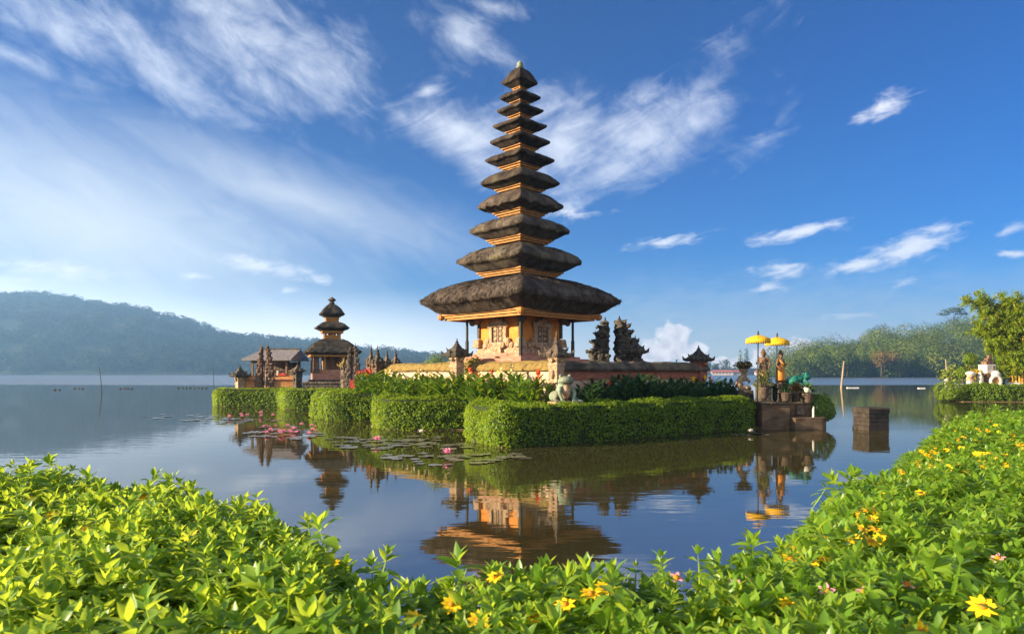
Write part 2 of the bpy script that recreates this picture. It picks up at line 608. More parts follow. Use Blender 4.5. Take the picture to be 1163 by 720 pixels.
M['bank_edge'] = mat('island_edge_earth', [(.06, .04, .018), (.14, .095, .04), (.20, .15, .06)], scale=3, stretch=(1, 1, 3), rough=.95, bump=.8, bscale=10)
M['grass'] = mat('island_grass', [(.03, .06, .012), (.06, .11, .02)], scale=3, rough=.9, bump=.5)
M['hill'] = mat('forest_floor', [(.010, .019, .009), (.016, .028, .012), (.022, .036, .014)], scale=.06, rough=.95, bump=.6, bscale=.15, bdist=3)
M['red_roof'] = mat('red_tile_roof', [(.26, .07, .04), (.40, .13, .08)], scale=1, rough=.8, bump=.3)
M['house_wall'] = mat('pale_house_wall', [(.42, .34, .28), (.6, .52, .45)], scale=.6, rough=.85, bump=.2)
M['bark'] = mat('tree_bark', [(.05, .038, .026), (.13, .10, .07)], scale=4, stretch=(1, 1, .3), rough=.95, bump=.9, bscale=10)
M['bamboo'] = mat('yellow_bamboo_culm', [(.50, .24, .03), (.66, .36, .05)], scale=3, stretch=(1, 1, .3), rough=.5, bump=.2)
M['pad'] = mat('lily_pad_leaf', [(.12, .13, .07), (.22, .21, .13), (.30, .22, .18)], scale=3, rough=.16, bump=.15, bscale=8, spec=.9)
M['pink'] = mat('pink_lotus_petal', [(.70, .20, .33), (.82, .40, .52)], scale=9, rough=.5, bump=0)
M['white_petal'] = mat('white_lotus_petal', [(.75, .68, .6), (.85, .8, .72)], scale=9, rough=.5, bump=0)
M['yellow_petal'] = mat('yellow_flower_petal', [(.80, .46, .006), (.86, .60, .012)], scale=40, rough=.5, bump=0)
M['yellow_centre'] = mat('orange_flower_centre', [(.55, .18, .006), (.66, .28, .01)], scale=60, rough=.7, bump=.4)
M['pink_petal'] = mat('pink_flower_petal', [(.62, .26, .32), (.72, .36, .40)], scale=40, rough=.5, bump=0)
M['red_petal'] = mat('red_canna_petal', [(.62, .05, .015), (.75, .11, .02)], scale=20, rough=.5, bump=0)
M['cream_petal'] = mat('cream_canna_petal', [(.75, .55, .14), (.8, .7, .36)], scale=20, rough=.5, bump=0)
M['black_plastic'] = mat('dark_float', [(.02, .02, .02), (.05, .05, .05)], scale=4, rough=.6, bump=.1)
M['white_float'] = mat('white_float', [(.6, .6, .58), (.75, .75, .72)], scale=4, rough=.6, bump=.1)

M['ground_leaf'] = leaf_mat('ground_cover_leaf', [(.065, .15, .016), (.13, .27, .022), (.21, .36, .034), (.31, .43, .05)], (.78, .90, .06), trans=.52, rough=.36, spec=.45, patch=.35, pscale=1.3)
M['hedge_leaf'] = leaf_mat('clipped_hedge_leaf', [(.07, .14, .011), (.14, .24, .015), (.22, .32, .022)], (.64, .76, .03), trans=.42, rough=.5, spec=.3, patch=.4, pscale=1.6)
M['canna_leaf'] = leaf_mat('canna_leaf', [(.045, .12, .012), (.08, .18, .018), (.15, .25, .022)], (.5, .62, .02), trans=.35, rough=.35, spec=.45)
M['canna_shade_tone'] = leaf_mat('shade_toned_canna_leaf', [(.022, .06, .016), (.036, .095, .022), (.055, .12, .028)], (.15, .26, .03), trans=.25, rough=.4, spec=.4)  # canna leaf with the right bed's shade put into a darker colour
M['forest_leaf'] = leaf_mat('forest_leaf', [(.026, .055, .009), (.06, .10, .012), (.11, .15, .015), (.18, .185, .02)], (.22, .28, .02), trans=.2, rough=.7, spec=.15, patch=.72, pscale=.085)
M['far_leaf'] = leaf_mat('far_hill_leaf', [(.013, .024, .012), (.018, .031, .015), (.024, .038, .017)], (.12, .17, .03), trans=.2, rough=.8, spec=.1, patch=.5, pscale=.02)
M['rust_leaf'] = leaf_mat('rust_leaf', [(.09, .075, .02), (.15, .10, .024), (.20, .12, .03)], (.4, .2, .04), trans=.25, rough=.7, spec=.1)
M['light_leaf'] = leaf_mat('pale_green_leaf', [(.09, .13, .022), (.15, .19, .03), (.21, .235, .04)], (.3, .34, .05), trans=.28, rough=.7, spec=.1)
M['dark_leaf'] = leaf_mat('dark_evergreen_leaf', [(.022, .042, .012), (.045, .072, .018), (.07, .10, .024)], (.1, .16, .03), trans=.2, rough=.7, spec=.1)
M['bamboo_leaf'] = leaf_mat('bamboo_leaf', [(.09, .16, .012), (.16, .25, .014), (.28, .31, .018)], (.66, .72, .015), trans=.45, rough=.5, spec=.25)
M['lime_leaf'] = leaf_mat('lime_shrub_leaf', [(.10, .17, .014), (.17, .24, .02)], (.5, .6, .02), trans=.4, rough=.5, spec=.25)
M['yellow_leaf'] = leaf_mat('yellow_shrub_leaf', [(.34, .26, .015), (.46, .34, .02)], (.7, .5, .02), trans=.35, rough=.5, spec=.2)
M['bush_leaf'] = leaf_mat('tree_fern_leaf', [(.05, .08, .018), (.09, .12, .025)], (.3, .3, .04), trans=.3, rough=.6, spec=.2)

# ---- leaf clouds ----


def unit(a):
    return a / np.maximum(np.linalg.norm(a, axis=1, keepdims=True), 1e-9)


def leaf_quads(pos, axis, nrm, L, W, fold=0.25):
    """One pointed diamond leaf per row."""
    axis = unit(axis)
    side = unit(np.cross(axis, nrm))
    n = np.cross(side, axis)
    L = np.broadcast_to(np.asarray(L, float), (len(pos),))[:, None]
    W = np.broadcast_to(np.asarray(W, float), (len(pos),))[:, None]
    base, tip = pos - axis * L * .5, pos + axis * L * .5
    mid = pos - axis * L * .05 + n * W * fold
    V = np.stack([base, mid + side * W * .5, tip, mid - side * W * .5], axis=1).reshape(-1, 3)
    I = np.arange(len(pos) * 4).reshape(-1, 4)
    return V, I


def rand_unit(n):
    return unit(RNG.normal(size=(n, 3)))


def lumps(p, seed=0, f=1.0):
    """A cheap smooth noise, -1..1, for arrays of points."""
    r = np.random.default_rng(100 + seed)
    out = np.zeros(len(p))
    for k in range(5):
        w = r.normal(size=3) * f * (1 + k * .7)
        out += np.sin(p @ w + r.uniform(0, 6.28)) / (1 + k * .5)
    return out / 2.4


def poly_dist(pts, poly):
    """Signed distance of 2D points to a polygon, positive inside."""
    pts = np.asarray(pts, float)
    poly = np.asarray(poly, float)
    d = np.full(len(pts), 1e9)
    ins = np.zeros(len(pts), bool)
    n = len(poly)
    for i in range(n):
        a, b = poly[i], poly[(i + 1) % n]
        ab = b - a
        t = np.clip(((pts - a) @ ab) / max(ab @ ab, 1e-12), 0, 1)
        d = np.minimum(d, np.linalg.norm(pts - (a + t[:, None] * ab), axis=1))
        cr = ((a[1] > pts[:, 1]) != (b[1] > pts[:, 1]))
        if a[1] != b[1]:
            xi = (b[0] - a[0]) * (pts[:, 1] - a[1]) / (b[1] - a[1]) + a[0]
            ins ^= cr & (pts[:, 0] < xi)
    return np.where(ins, d, -d)


def crown_leaves(blobs, n, size, aspect=.7, shell=.55, seed=0, squash_bottom=.75, rnd=.6):
    """Leaf clumps through a crown made of (centre, radius xyz) lobes; returns V, I."""
    vol = np.array([b[1][0] * b[1][1] for b in blobs])
    cnt = np.maximum(1, (n * vol / vol.sum()).astype(int))
    Vs, Is, off = [], [], 0
    for (c_, r), k in zip(blobs, cnt):
        d = rand_unit(k)
        rad = shell + (1.08 - shell) * RNG.random(k) ** .6
        rad *= 1 + .18 * lumps(d * 2.0 + np.asarray(c_), seed, 2.2)
        p = d * rad[:, None] * np.asarray(r)
        p[:, 2] = np.where(p[:, 2] < 0, p[:, 2] * squash_bottom, p[:, 2])
        p += np.asarray(c_)
        nr = unit(d + rand_unit(k) * rnd + np.array([0, 0, .25]))
        ax = unit(np.cross(nr, rand_unit(k)))
        s = size * (.6 + .8 * RNG.random(k))
        V, I = leaf_quads(p, ax, nr, s, s * aspect, fold=.15)
        Vs.append(V)
        Is.append(I + off)
        off += len(V)
    return np.concatenate(Vs), np.concatenate(Is)

# ------------------------------------------------------------------ the lake, the air, the hills
wm = bpy.data.materials.new('lake_water')
wm.use_nodes = True
nt = wm.node_tree
wb = nt.nodes['Principled BSDF']
wb.inputs['IOR'].default_value = 3.1
wb.inputs['Specular IOR Level'].default_value = 0.85
geo = nt.nodes.new('ShaderNodeNewGeometry')
sp = nt.nodes.new('ShaderNodeSeparateXYZ')
nt.links.new(geo.outputs['Position'], sp.inputs[0])
# murky brown-green water
nz = nt.nodes.new('ShaderNodeTexNoise')
nz.inputs['Scale'].default_value = .12
nz.inputs['Detail'].default_value = 4
nt.links.new(geo.outputs['Position'], nz.inputs['Vector'])
murk = ramp_to(nt, nz.outputs['Fac'], [(.35, (.040, .034, .012)), (.65, (.054, .046, .016))])
# the breeze line: wind-ruffled water beyond about 130 m
nz2 = nt.nodes.new('ShaderNodeTexNoise')
nz2.inputs['Scale'].default_value = .02
nt.links.new(geo.outputs['Position'], nz2.inputs['Vector'])
ma = nt.nodes.new('ShaderNodeMath')
ma.operation = 'MULTIPLY_ADD'
nt.links.new(nz2.outputs['Fac'], ma.inputs[0])
ma.inputs[1].default_value = 26
nt.links.new(sp.outputs[1], ma.inputs[2])
mr = nt.nodes.new('ShaderNodeMapRange')
mr.inputs['From Min'].default_value = 138
mr.inputs['From Max'].default_value = 150
nt.links.new(ma.outputs[0], mr.inputs['Value'])
mrc = nt.nodes.new('ShaderNodeMixRGB')
nt.links.new(mr.outputs[0], mrc.inputs[0])
nt.links.new(murk, mrc.inputs[1])
mrc.inputs[2].default_value = (.02, .05, .075, 1)
nt.links.new(mrc.outputs[0], wb.inputs['Base Color'])
mr2 = nt.nodes.new('ShaderNodeMapRange')
mr2.inputs['To Min'].default_value = .022
mr2.inputs['To Max'].default_value = .26
nt.links.new(mr.outputs[0], mr2.inputs['Value'])
nt.links.new(mr2.outputs[0], wb.inputs['Roughness'])
mpw = nt.nodes.new('ShaderNodeMapping')
mpw.inputs['Scale'].default_value = (.9, 2.6, 1)
nt.links.new(geo.outputs['Position'], mpw.inputs[0])
rp = nt.nodes.new('ShaderNodeTexNoise')
rp.inputs['Scale'].default_value = 1.1
rp.inputs['Detail'].default_value = 3
rp.inputs['Roughness'].default_value = .45
nt.links.new(mpw.outputs[0], rp.inputs['Vector'])
# patches where the breeze touches the calm water
pt = nt.nodes.new('ShaderNodeTexNoise')
pt.inputs['Scale'].default_value = .11
pt.inputs['Detail'].default_value = 2
nt.links.new(geo.outputs['Position'], pt.inputs['Vector'])
ptr = nt.nodes.new('ShaderNodeMapRange')
ptr.inputs['From Min'].default_value = .42
ptr.inputs['From Max'].default_value = .66
ptr.inputs['To Min'].default_value = .06
ptr.inputs['To Max'].default_value = .22
nt.links.new(pt.outputs['Fac'], ptr.inputs['Value'])
bw = nt.nodes.new('ShaderNodeBump')
bw.inputs['Distance'].default_value = .022
nt.links.new(ptr.outputs[0], bw.inputs['Strength'])
nt.links.new(rp.outputs['Fac'], bw.inputs['Height'])
nt.links.new(bw.outputs[0], wb.inputs['Normal'])
M['water'] = wm

XW, YN, YF = 4200, -300, 2300
me = new_mesh('lake_water', [(-XW, YN, 0), (XW, YN, 0), (XW, YF, 0), (-XW, YF, 0)], [(0, 1, 2, 3)])
lake = link('lake_water', me, wm)
lake['kind'] = 'structure'
lake['label'] = 'calm lake water mirroring the temple and the sky'

# the air between here and the hills
hz = MB().box(-XW - 20, XW + 20, YN - 20, YF + 20, -4, 226)
hm = bpy.data.materials.new('morning_haze')
hm.use_nodes = True
hm.node_tree.nodes.clear()
ho = hm.node_tree.nodes.new('ShaderNodeOutputMaterial')
pv = hm.node_tree.nodes.new('ShaderNodeVolumePrincipled')
pv.inputs['Density'].default_value = 0.00038
pv.inputs['Color'].default_value = (.29, .58, 1.0, 1)
pv.inputs['Anisotropy'].default_value = 0.25
hm.node_tree.links.new(pv.outputs[0], ho.inputs['Volume'])
haze = hz.build('haze', hm)
tag(haze, 'pale blue morning haze over the lake', 'haze', kind='stuff')

# hills: crest rows by photo column, the trees' height already taken off
left_sky = [(-900, 352), (-300, 340), (0, 339), (40, 342), (100, 349), (150, 356), (200, 369), (250, 384), (300, 390), (350, 395), (400, 401), (450, 406), (500, 413), (540, 420), (620, 422)]
mid_sky = [(480, 421), (620, 420.5), (740, 419), (905, 418)]
right_sky = [(860, 424), (905, 422), (925, 415), (950, 408), (975, 403), (1000, 400), (1040, 393), (1080, 388), (1120, 386), (1163, 386), (1260, 378), (1500, 356), (2200, 350)]


def terrain(name, sky_pts, px0, px1, n, d0, d1, d2, bump):
    """A shore at d0, a crest at d1 that reaches the given rows, and a back slope to d2."""
    xs = [p[0] for p in sky_pts]
    ys = [p[1] for p in sky_pts]
    rows = 22
    vs, fs = [], []
    for i in range(n + 1):
        px = px0 + (px1 - px0) * i / n
        py = float(np.interp(px, xs, ys))
        zc = max(.6, ZY(py, d1))
        for j in range(rows + 1):
            t = j / rows
            if t < .7:
                u = t / .7
                d = d0 + (d1 - d0) * u
                z = -1.2 + (zc + 1.2) * (1 - (1 - u) ** 1.35) ** .9
            else:
                u = (t - .7) / .3
                d = d1 + (d2 - d1) * u
                z = zc * (1 - u) - 3 * u
            x = PX(px, d)
            z += bump * math.sin(x * .021 + d * .017) * math.sin(d * .03 + 1.3) * min(1, t * 4) * min(1, zc / 20)
            vs.append((x, d, z))
    for i in range(n):
        for j in range(rows):
            a = i * (rows + 1) + j
            fs.append((a, a + rows + 1, a + rows + 2, a + 1))
    me_ = new_mesh(name, vs, fs)
    for p_ in me_.polygons:
        p_.use_smooth = True
    o = link(name, me_, M['hill'])
    o['kind'] = 'structure'

    def height(px, u):
        d = d0 + (d1 - d0) * u
        py = float(np.interp(px, xs, ys))
        zc = max(.6, ZY(py, d1))
        x = PX(px, d)
        z = -1.2 + (zc + 1.2) * (1 - (1 - u) ** 1.35) ** .9
        z += bump * math.sin(x * .021 + d * .017) * math.sin(d * .03 + 1.3) * min(1, u * .7 * 4) * min(1, zc / 20)
        return Vector((x, d, z))
    return o, height


hill_l, h_left = terrain('hazy_hill', left_sky, -900, 620, 60, 950, 1600, 2100, 6.0)
hill_l['label'] = 'long hazy blue hill across the lake'
hill_m, h_mid = terrain('far_shore', mid_sky, 470, 960, 20, 860, 960, 1300, 0.5)
hill_m['label'] = 'low far shore of the lake behind the temple'
hill_r, h_right = terrain('wooded_hill', right_sky, 865, 2200, 60, 365, 500, 760, 2.5)
hill_r['label'] = 'wooded hill rising from the right shore'


def forest(name, hfun, px0, px1, count, rmin, rmax, quads, size, m, dens_edge=.12, zsq=.8, crest=.2, rnd=.5):
    Vs, Is, off = [], [], 0
    for k in range(count):
        px = px0 + (px1 - px0) * RNG.random()
        q = RNG.random()
        u = RNG.random() ** .8 if q > crest + dens_edge else (1 - .05 * RNG.random() if q < crest else .02 + .05 * RNG.random())
        c_ = hfun(px, u)
        if c_.z < .2 and u > .2:
            continue
        r = rmin + (rmax - rmin) * RNG.random() ** 1.7
        blobs = [((c_.x, c_.y, max(c_.z, 0) + r * .7), (r, r, r * zsq * (1 + .4 * RNG.random())))]
        for _ in range(2):
            o_ = RNG.normal(size=3) * r * .55
            blobs.append(((c_.x + o_[0], c_.y + o_[1], max(c_.z, 0) + r * (.8 + .35 * RNG.random())), (r * .6, r * .6, r * .5)))
        V, I = crown_leaves(blobs, int(quads * (r / rmax) ** 1.5) + 24, size, seed=k % 7, shell=.8, squash_bottom=.9, rnd=rnd)
        Vs.append(V)
        Is.append(I + off)
        off += len(V)
    return link(name, np_mesh(name, np.concatenate(Vs), [np.concatenate(Is)]), m)


fl = forest('hill_forest', h_left, -500, 600, 2600, 7, 13.5, 130, 4.0, M['far_leaf'])
tag(fl, 'hazy forest covering the long hill across the lake', 'forest', kind='stuff')
fr = forest('hillside_forest', h_right, 872, 1560, 380, 5, 12.5, 1800, .85, M['forest_leaf'], dens_edge=.24, crest=.24, rnd=.32)
tag(fr, 'dense mixed forest covering the wooded right-hand hill', 'forest', kind='stuff')


def tree(name, base, h, blobs, quads, size, m, label, cat='tree', group=None, trunk_r=.3, limbs=4, aspect=.7, shell=.55):
    """trunk (with limbs) and crown; blobs are relative to the base."""
    t = thing(name, base, label, cat, group=group)
    tb = MB()
    top = Vector((0, 0, h * .75))
    tb.tube([(0, 0, -.4), (h * .01, 0, h * .3), (-h * .01, h * .01, h * .55), top], [trunk_r, trunk_r * .75, trunk_r * .5, trunk_r * .2], 7)
    for k in range(min(limbs, len(blobs))):
        c_ = Vector(blobs[k][0])
        s0 = Vector((0, 0, min(c_.z * .65, h * .6)))
        tb.tube([s0, s0.lerp(c_, .55) + Vector((0, 0, -.03 * h)), c_], [trunk_r * .5, trunk_r * .3, trunk_r * .1], 6)
    tb.build('trunk', M['bark'], t, smooth=True)
    V, I = crown_leaves(blobs, quads, size, aspect=aspect, shell=shell)
    link('crown', np_mesh('crown', V, [I]), m, t)
    return t


def rblobs(n, cx, cz, spread, r, zsq=.75):
    out = [((cx, 0, cz), (r * 1.15, r * 1.15, r * zsq * 1.2))]
    for _ in range(n):
        o_ = RNG.normal(size=3)
        out.append(((cx + o_[0] * spread, o_[1] * spread, cz + o_[2] * spread * .55), (r * (.55 + .3 * RNG.random()),) * 2 + (r * zsq * (.6 + .3 * RNG.random()),)))
    return out


# trees one can tell apart on the right shore
def on_shore(px, d, z=.6):
    return Vector((PX(px, d), d, z))


b0 = h_right(1083, 1.0)
tree('flat_topped_tree', b0, 25, [((0, 0, 23.0), (7.5, 6.2, 1.7)), ((-6.9, 0, 20.6), (4.8, 4.4, 1.2)), ((6.8, 1, 21.0), (4.8, 4.4, 1.2)), ((1, -1, 24.4), (5, 4.4, 1.3))], 800, .9, M['dark_leaf'],
     'tall umbrella-shaped tree with a bare trunk standing above the wood on the skyline', trunk_r=.45)
tree('rust_tree', on_shore(1001, 358, 1.0), 13, rblobs(6, 0, 8.5, 3.0, 4.2, 1.0), 900, .9, M['rust_leaf'], 'rust-brown leaved tree on the far shore at the foot of the wooded hill', trunk_r=.35)
tree('olive_tree', on_shore(1022, 362, 1.0), 15, rblobs(5, 0, 8.5, 2.2, 3.8, 1.5), 850, .9, M['light_leaf'], 'tall rounded olive-green tree on the shore just right of the rust-brown tree')
tree('pale_tree', on_shore(914, 372, .6), 10, rblobs(5, 0, 5.5, 2.6, 4.0, .9), 700, .9, M['light_leaf'], 'low pale-green tree at the left tip of the wooded shore')
tree('domed_tree', on_shore(930, 366, .8), 15, rblobs(6, 0, 9.5, 3.2, 5.2, 1.0), 1000, .95, M['forest_leaf'], 'broad domed green tree beside the low pale tree at the wooded tip')
tree('crest_tree', h_right(1044, .97), 12, rblobs(4, 0, 8.5, 2.2, 3.4, .8), 500, .8, M['dark_leaf'], 'dark crooked tree rising above the hill crest left of the umbrella-shaped tree')
tree('dark_shore_tree', on_shore(962, 362, 1.0), 14, rblobs(6, 0, 8, 3.0, 4.8, 1.0), 900, .95, M['dark_leaf'], 'dark blue-green tree on the shore between the domed tree and the rust-brown tree')
# trees on the far middle shore
far_trees = [(752, 13, 7, 'dark_leaf', 'small dark tree at the left end of the far shore trees'), (812, 15, 7.5, 'dark_leaf', 'round dark tree on the far shore, right of the corner pillar'),
             (826, 18, 8.5, 'dark_leaf', 'largest round dark tree on the far shore behind the red roofs'), (803, 20, 7, 'dark_leaf', 'dark far-shore tree partly hidden by the corner pillar cap'),
             (865, 9, 5, 'dark_leaf', 'low bushy tree on the far shore between the parasol poles'), (897, 17, 9, 'dark_leaf', 'wide dark tree on the far shore right of the orange-robed statue')]
for (px, h, r, mk, lb) in far_trees:
    d = 900
    tree('far_shore_tree', on_shore(px, d, 1), h * 1.1, rblobs(5, 0, h * .62, r * .5, r * .62, .9), 320, 2.0, M[mk], lb, group='trees on the far shore', trunk_r=.4)
for (px, h, lb) in [(840.5, 33, 'pale feathery conifer on the far shore, left one of the tall pair'), (848, 37, 'taller dark conifer on the far shore, right one of the tall pair')]:
    bl = [((0, 0, h * (.25 + .14 * k)), (5.4 - .75 * k, 5.0 - .75 * k, 3.6)) for k in range(6)]
    tree('tall_conifer', on_shore(px, 880, 1), h, bl, 420, 1.7, M['light_leaf' if px < 845 else 'dark_leaf'], lb, group='tall conifers on the far shore', trunk_r=.4)

# red-roofed houses on the far shore
for (px, w, lb) in [(792, 15, 'small red-roofed house on the far shore behind the corner pillar'), (820, 26, 'long low red-roofed building on the far shore below the round dark trees'),
                    (838, 12, 'small red-roofed house on the far shore left of the tall conifers'), (868, 22, 'red-roofed shore building seen between the two parasol poles'),
                    (896, 24, 'red-roofed shore building right of the orange-robed statue')]:
    d = 850
    t = thing('shore_house', (PX(px, d), d, .9), lb, 'house', rz=random.uniform(-.15, .15), group='red-roofed houses on the far shore')
    MB().box(-w / 2, w / 2, -4, 4, -1.5, 3.0).build('wall', M['house_wall'], t)
    rf = MB()
    rf.add([(-w / 2 - 1, -5, 2.8), (w / 2 + 1, -5, 2.8), (w / 2 + 1, 5, 2.8), (-w / 2 - 1, 5, 2.8), (-w / 2 + 1.5, 0, 5.6), (w / 2 - 1.5, 0, 5.6)],
           [(0, 1, 5, 4), (2, 3, 4, 5), (1, 2, 5), (3, 0, 4), (3, 2, 1, 0)])
    rf.build('roof', M['red_roof'], t)
    for k in range(int(w // 4)):
        MB().box(-w / 2 + 1.2 + k * 4, -w / 2 + 2.8 + k * 4, -4.06, -4.005, .8, 2.2).build('window', M['column'], t)

# ------------------------------------------------------------------ islands and hedges
def shrink_poly(poly, k):
    """Move every edge inwards by k (counter-clockwise polygons)."""
    n = len(poly)
    out = []
    for i in range(n):
        p0, p1, p2 = poly[i - 1], poly[i], poly[(i + 1) % n]
        e1 = (p1 - p0) / np.linalg.norm(p1 - p0)
        e2 = (p2 - p1) / np.linalg.norm(p2 - p1)
        n1, n2 = np.array([-e1[1], e1[0]]), np.array([-e2[1], e2[0]])
        b = n1 + n2
        b = b / max(np.linalg.norm(b), 1e-6)
        out.append(p1 + b * k / max(.5, float(b @ n1)))
    return np.array(out)


def shrink(poly, k):
    return [tuple(p) for p in shrink_poly(np.array(poly, float), k)]


main_island = [(-10.5, 34.4), (-8.5, 31.5), (-6.15, 31.4), (-6.2, 28.4), (-4.98, 26.2), (-1.75, 26.1), (-1.62, 22.4), (-.42, 19.65), (10.0, 26.9), (10.6, 27.6), (12.3, 29.5), (12.5, 33), (11, 40), (3, 46), (-8, 42)]
MB().prism(shrink(main_island, .3), -1.5, .05).build('island_bank', M['bank_edge'])['kind'] = 'structure'


gi = shrink(main_island, .75)
MB().prism(gi, .0, .95, shrink(main_island, 1.0)).build('island_ground', M['grass'])['kind'] = 'structure'
temple_island = [(-21.0, 48), (-19.45, 44.5), (-15.5, 44.6), (-13.9, 41.1), (-8.6, 41.3), (-6, 44), (-7, 52), (-12, 57), (-20, 55)]
MB().prism(shrink(temple_island, .35), -1.5, .05).build('temple_island_bank', M['bank_edge'])['kind'] = 'structure'
MB().prism(shrink(temple_island, .9), .0, .90, shrink(temple_island, 1.3)).build('temple_island_ground', M['grass'])['kind'] = 'structure'


def hedge(name, poly, z0, z1, label, dens=650, leaf=.075, r=.52, m='hedge_leaf', seed=0, group=None, lump=.10):
    """A clipped hedge: a leafy skin with depth round a dark twiggy core."""
    poly = np.asarray(poly, float)
    c0 = poly.mean(axis=0)
    area2 = 0
    n = len(poly)
    for i in range(n):
        a, b = poly[i], poly[(i + 1) % n]
        area2 += a[0] * b[1] - a[1] * b[0]
    if area2 < 0:
        poly = poly[::-1]
    # clipped corners are round
    rp_ = []
    for i in range(n):
        p0, p1, p2 = poly[i - 1], poly[i], poly[(i + 1) % n]
        l0, l2_ = np.linalg.norm(p0 - p1), np.linalg.norm(p2 - p1)
        k0, k2 = min(.7, l0 * .42) / l0, min(.7, l2_ * .42) / l2_
        a_, c_ = p1 + (p0 - p1) * k0, p1 + (p2 - p1) * k2
        for t_ in (0, .33, .67, 1):
            rp_.append((1 - t_) ** 2 * a_ + 2 * t_ * (1 - t_) * p1 + t_ ** 2 * c_)
    poly = np.array(rp_)
    n = len(poly)
    Ps, Ns = [], []
    for i in range(n):
        a, b = poly[i], poly[(i + 1) % n]
        e = b - a
        ln = np.linalg.norm(e)
        nn = np.array([e[1], -e[0]]) / ln
        k = int(ln * (z1 - z0) * dens * 1.1)
        t = RNG.random(k)
        z = z0 - .05 + (z1 - z0 + .05) * RNG.random(k)
        inset = np.where(z > z1 - r, r - np.sqrt(np.maximum(r * r - (z - (z1 - r)) ** 2, 0)), 0)
        inset += np.where(z < z0 + .12, (z0 + .12 - z) * .25, 0)
        xy = a + t[:, None] * e - nn * inset[:, None]
        up = np.where(z > z1 - r, (z - (z1 - r)) / r, 0)
        N = np.stack([nn[0] * (1 - .6 * up), nn[1] * (1 - .6 * up), up * .9], axis=1)
        Ps.append(np.column_stack([xy, z]))
        Ns.append(N)
    lo, hi = poly.min(axis=0), poly.max(axis=0)
    k = int((hi - lo).prod() * dens * 1.25)
    xy = lo + RNG.random((k, 2)) * (hi - lo)
    dd = poly_dist(xy, poly)
    keep = dd > .02
    xy, dd = xy[keep], dd[keep]
    z = z1 - np.where(dd < r, r - np.sqrt(np.maximum(r * r - (r - dd) ** 2, 0)), 0)
    Ps.append(np.column_stack([xy, z]))
    Ns.append(np.tile([0, 0, 1.0], (len(xy), 1)))
    Pp, Nn = np.concatenate(Ps), unit(np.concatenate(Ns))
    Pp = Pp + Nn * (lumps(Pp, seed, 1.6) * lump + lumps(Pp, seed + 3, 6.0) * lump * .55)[:, None] + Nn * (RNG.random(len(Pp)) ** 2 * .10 - .09)[:, None]
    nr = unit(Nn + rand_unit(len(Pp)) * .75)
    ax = unit(np.cross(nr, rand_unit(len(Pp))) + Nn * .35)
    s = leaf * (.65 + .7 * RNG.random(len(Pp)))
    V, I = leaf_quads(Pp, ax, nr, s, s * .62)
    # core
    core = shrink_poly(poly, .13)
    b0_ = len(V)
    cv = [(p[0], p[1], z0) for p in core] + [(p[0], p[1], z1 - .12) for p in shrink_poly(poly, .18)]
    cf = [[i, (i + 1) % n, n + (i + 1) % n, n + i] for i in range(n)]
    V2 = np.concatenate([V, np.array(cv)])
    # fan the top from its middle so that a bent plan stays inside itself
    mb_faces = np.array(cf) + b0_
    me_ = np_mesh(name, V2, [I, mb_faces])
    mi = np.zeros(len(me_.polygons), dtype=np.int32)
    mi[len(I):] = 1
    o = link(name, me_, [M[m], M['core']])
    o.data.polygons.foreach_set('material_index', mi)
    return tag(o, label, 'hedge', group)


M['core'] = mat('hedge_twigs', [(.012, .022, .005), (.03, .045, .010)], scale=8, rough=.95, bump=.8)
hedge('clipped_hedge', [(-1.7, 24.4), (-1.52, 22.5), (-.42, 19.8), (9.9, 27.0), (9.5, 28.4), (4.0, 24.5), (.5, 21.9), (0, 22.8), (-.2, 24.2)], .03, 1.27,
      'long clipped hedge at the front of the island with the stone frog above it', seed=1)
hedge('clipped_hedge', [(-6.05, 28.5), (-4.9, 26.3), (-1.5, 26.4), (-1.4, 27.1), (-4.3, 27.9), (-5.0, 29.4)], .03, 1.30,
      'short clipped hedge stepping back left of the long front hedge', seed=2)
hedge('clipped_hedge', [(-10.3, 34.3), (-8.5, 31.5), (-4.7, 31.7), (-4.9, 32.7), (-7.9, 33.0), (-9.2, 34.9)], .03, 1.36,
      'clipped hedge block at the left tip of the main island', seed=3, dens=480, leaf=.085)
hedge('clipped_hedge', [(-21.0, 47.6), (-19.45, 44.7), (-15.4, 44.8), (-13.8, 41.3), (-8.8, 41.5), (-8.4, 42.6), (-13.0, 42.6), (-14.6, 45.3), (-18.6, 46.4), (-19.9, 48.2)], .03, 1.28,
      'zigzag clipped hedge edging the small temple islet', seed=4, dens=330, leaf=.10)

# ------------------------------------------------------------------ the eleven-roofed tower
DC = 29.6
TX = PX(590.5, DC)


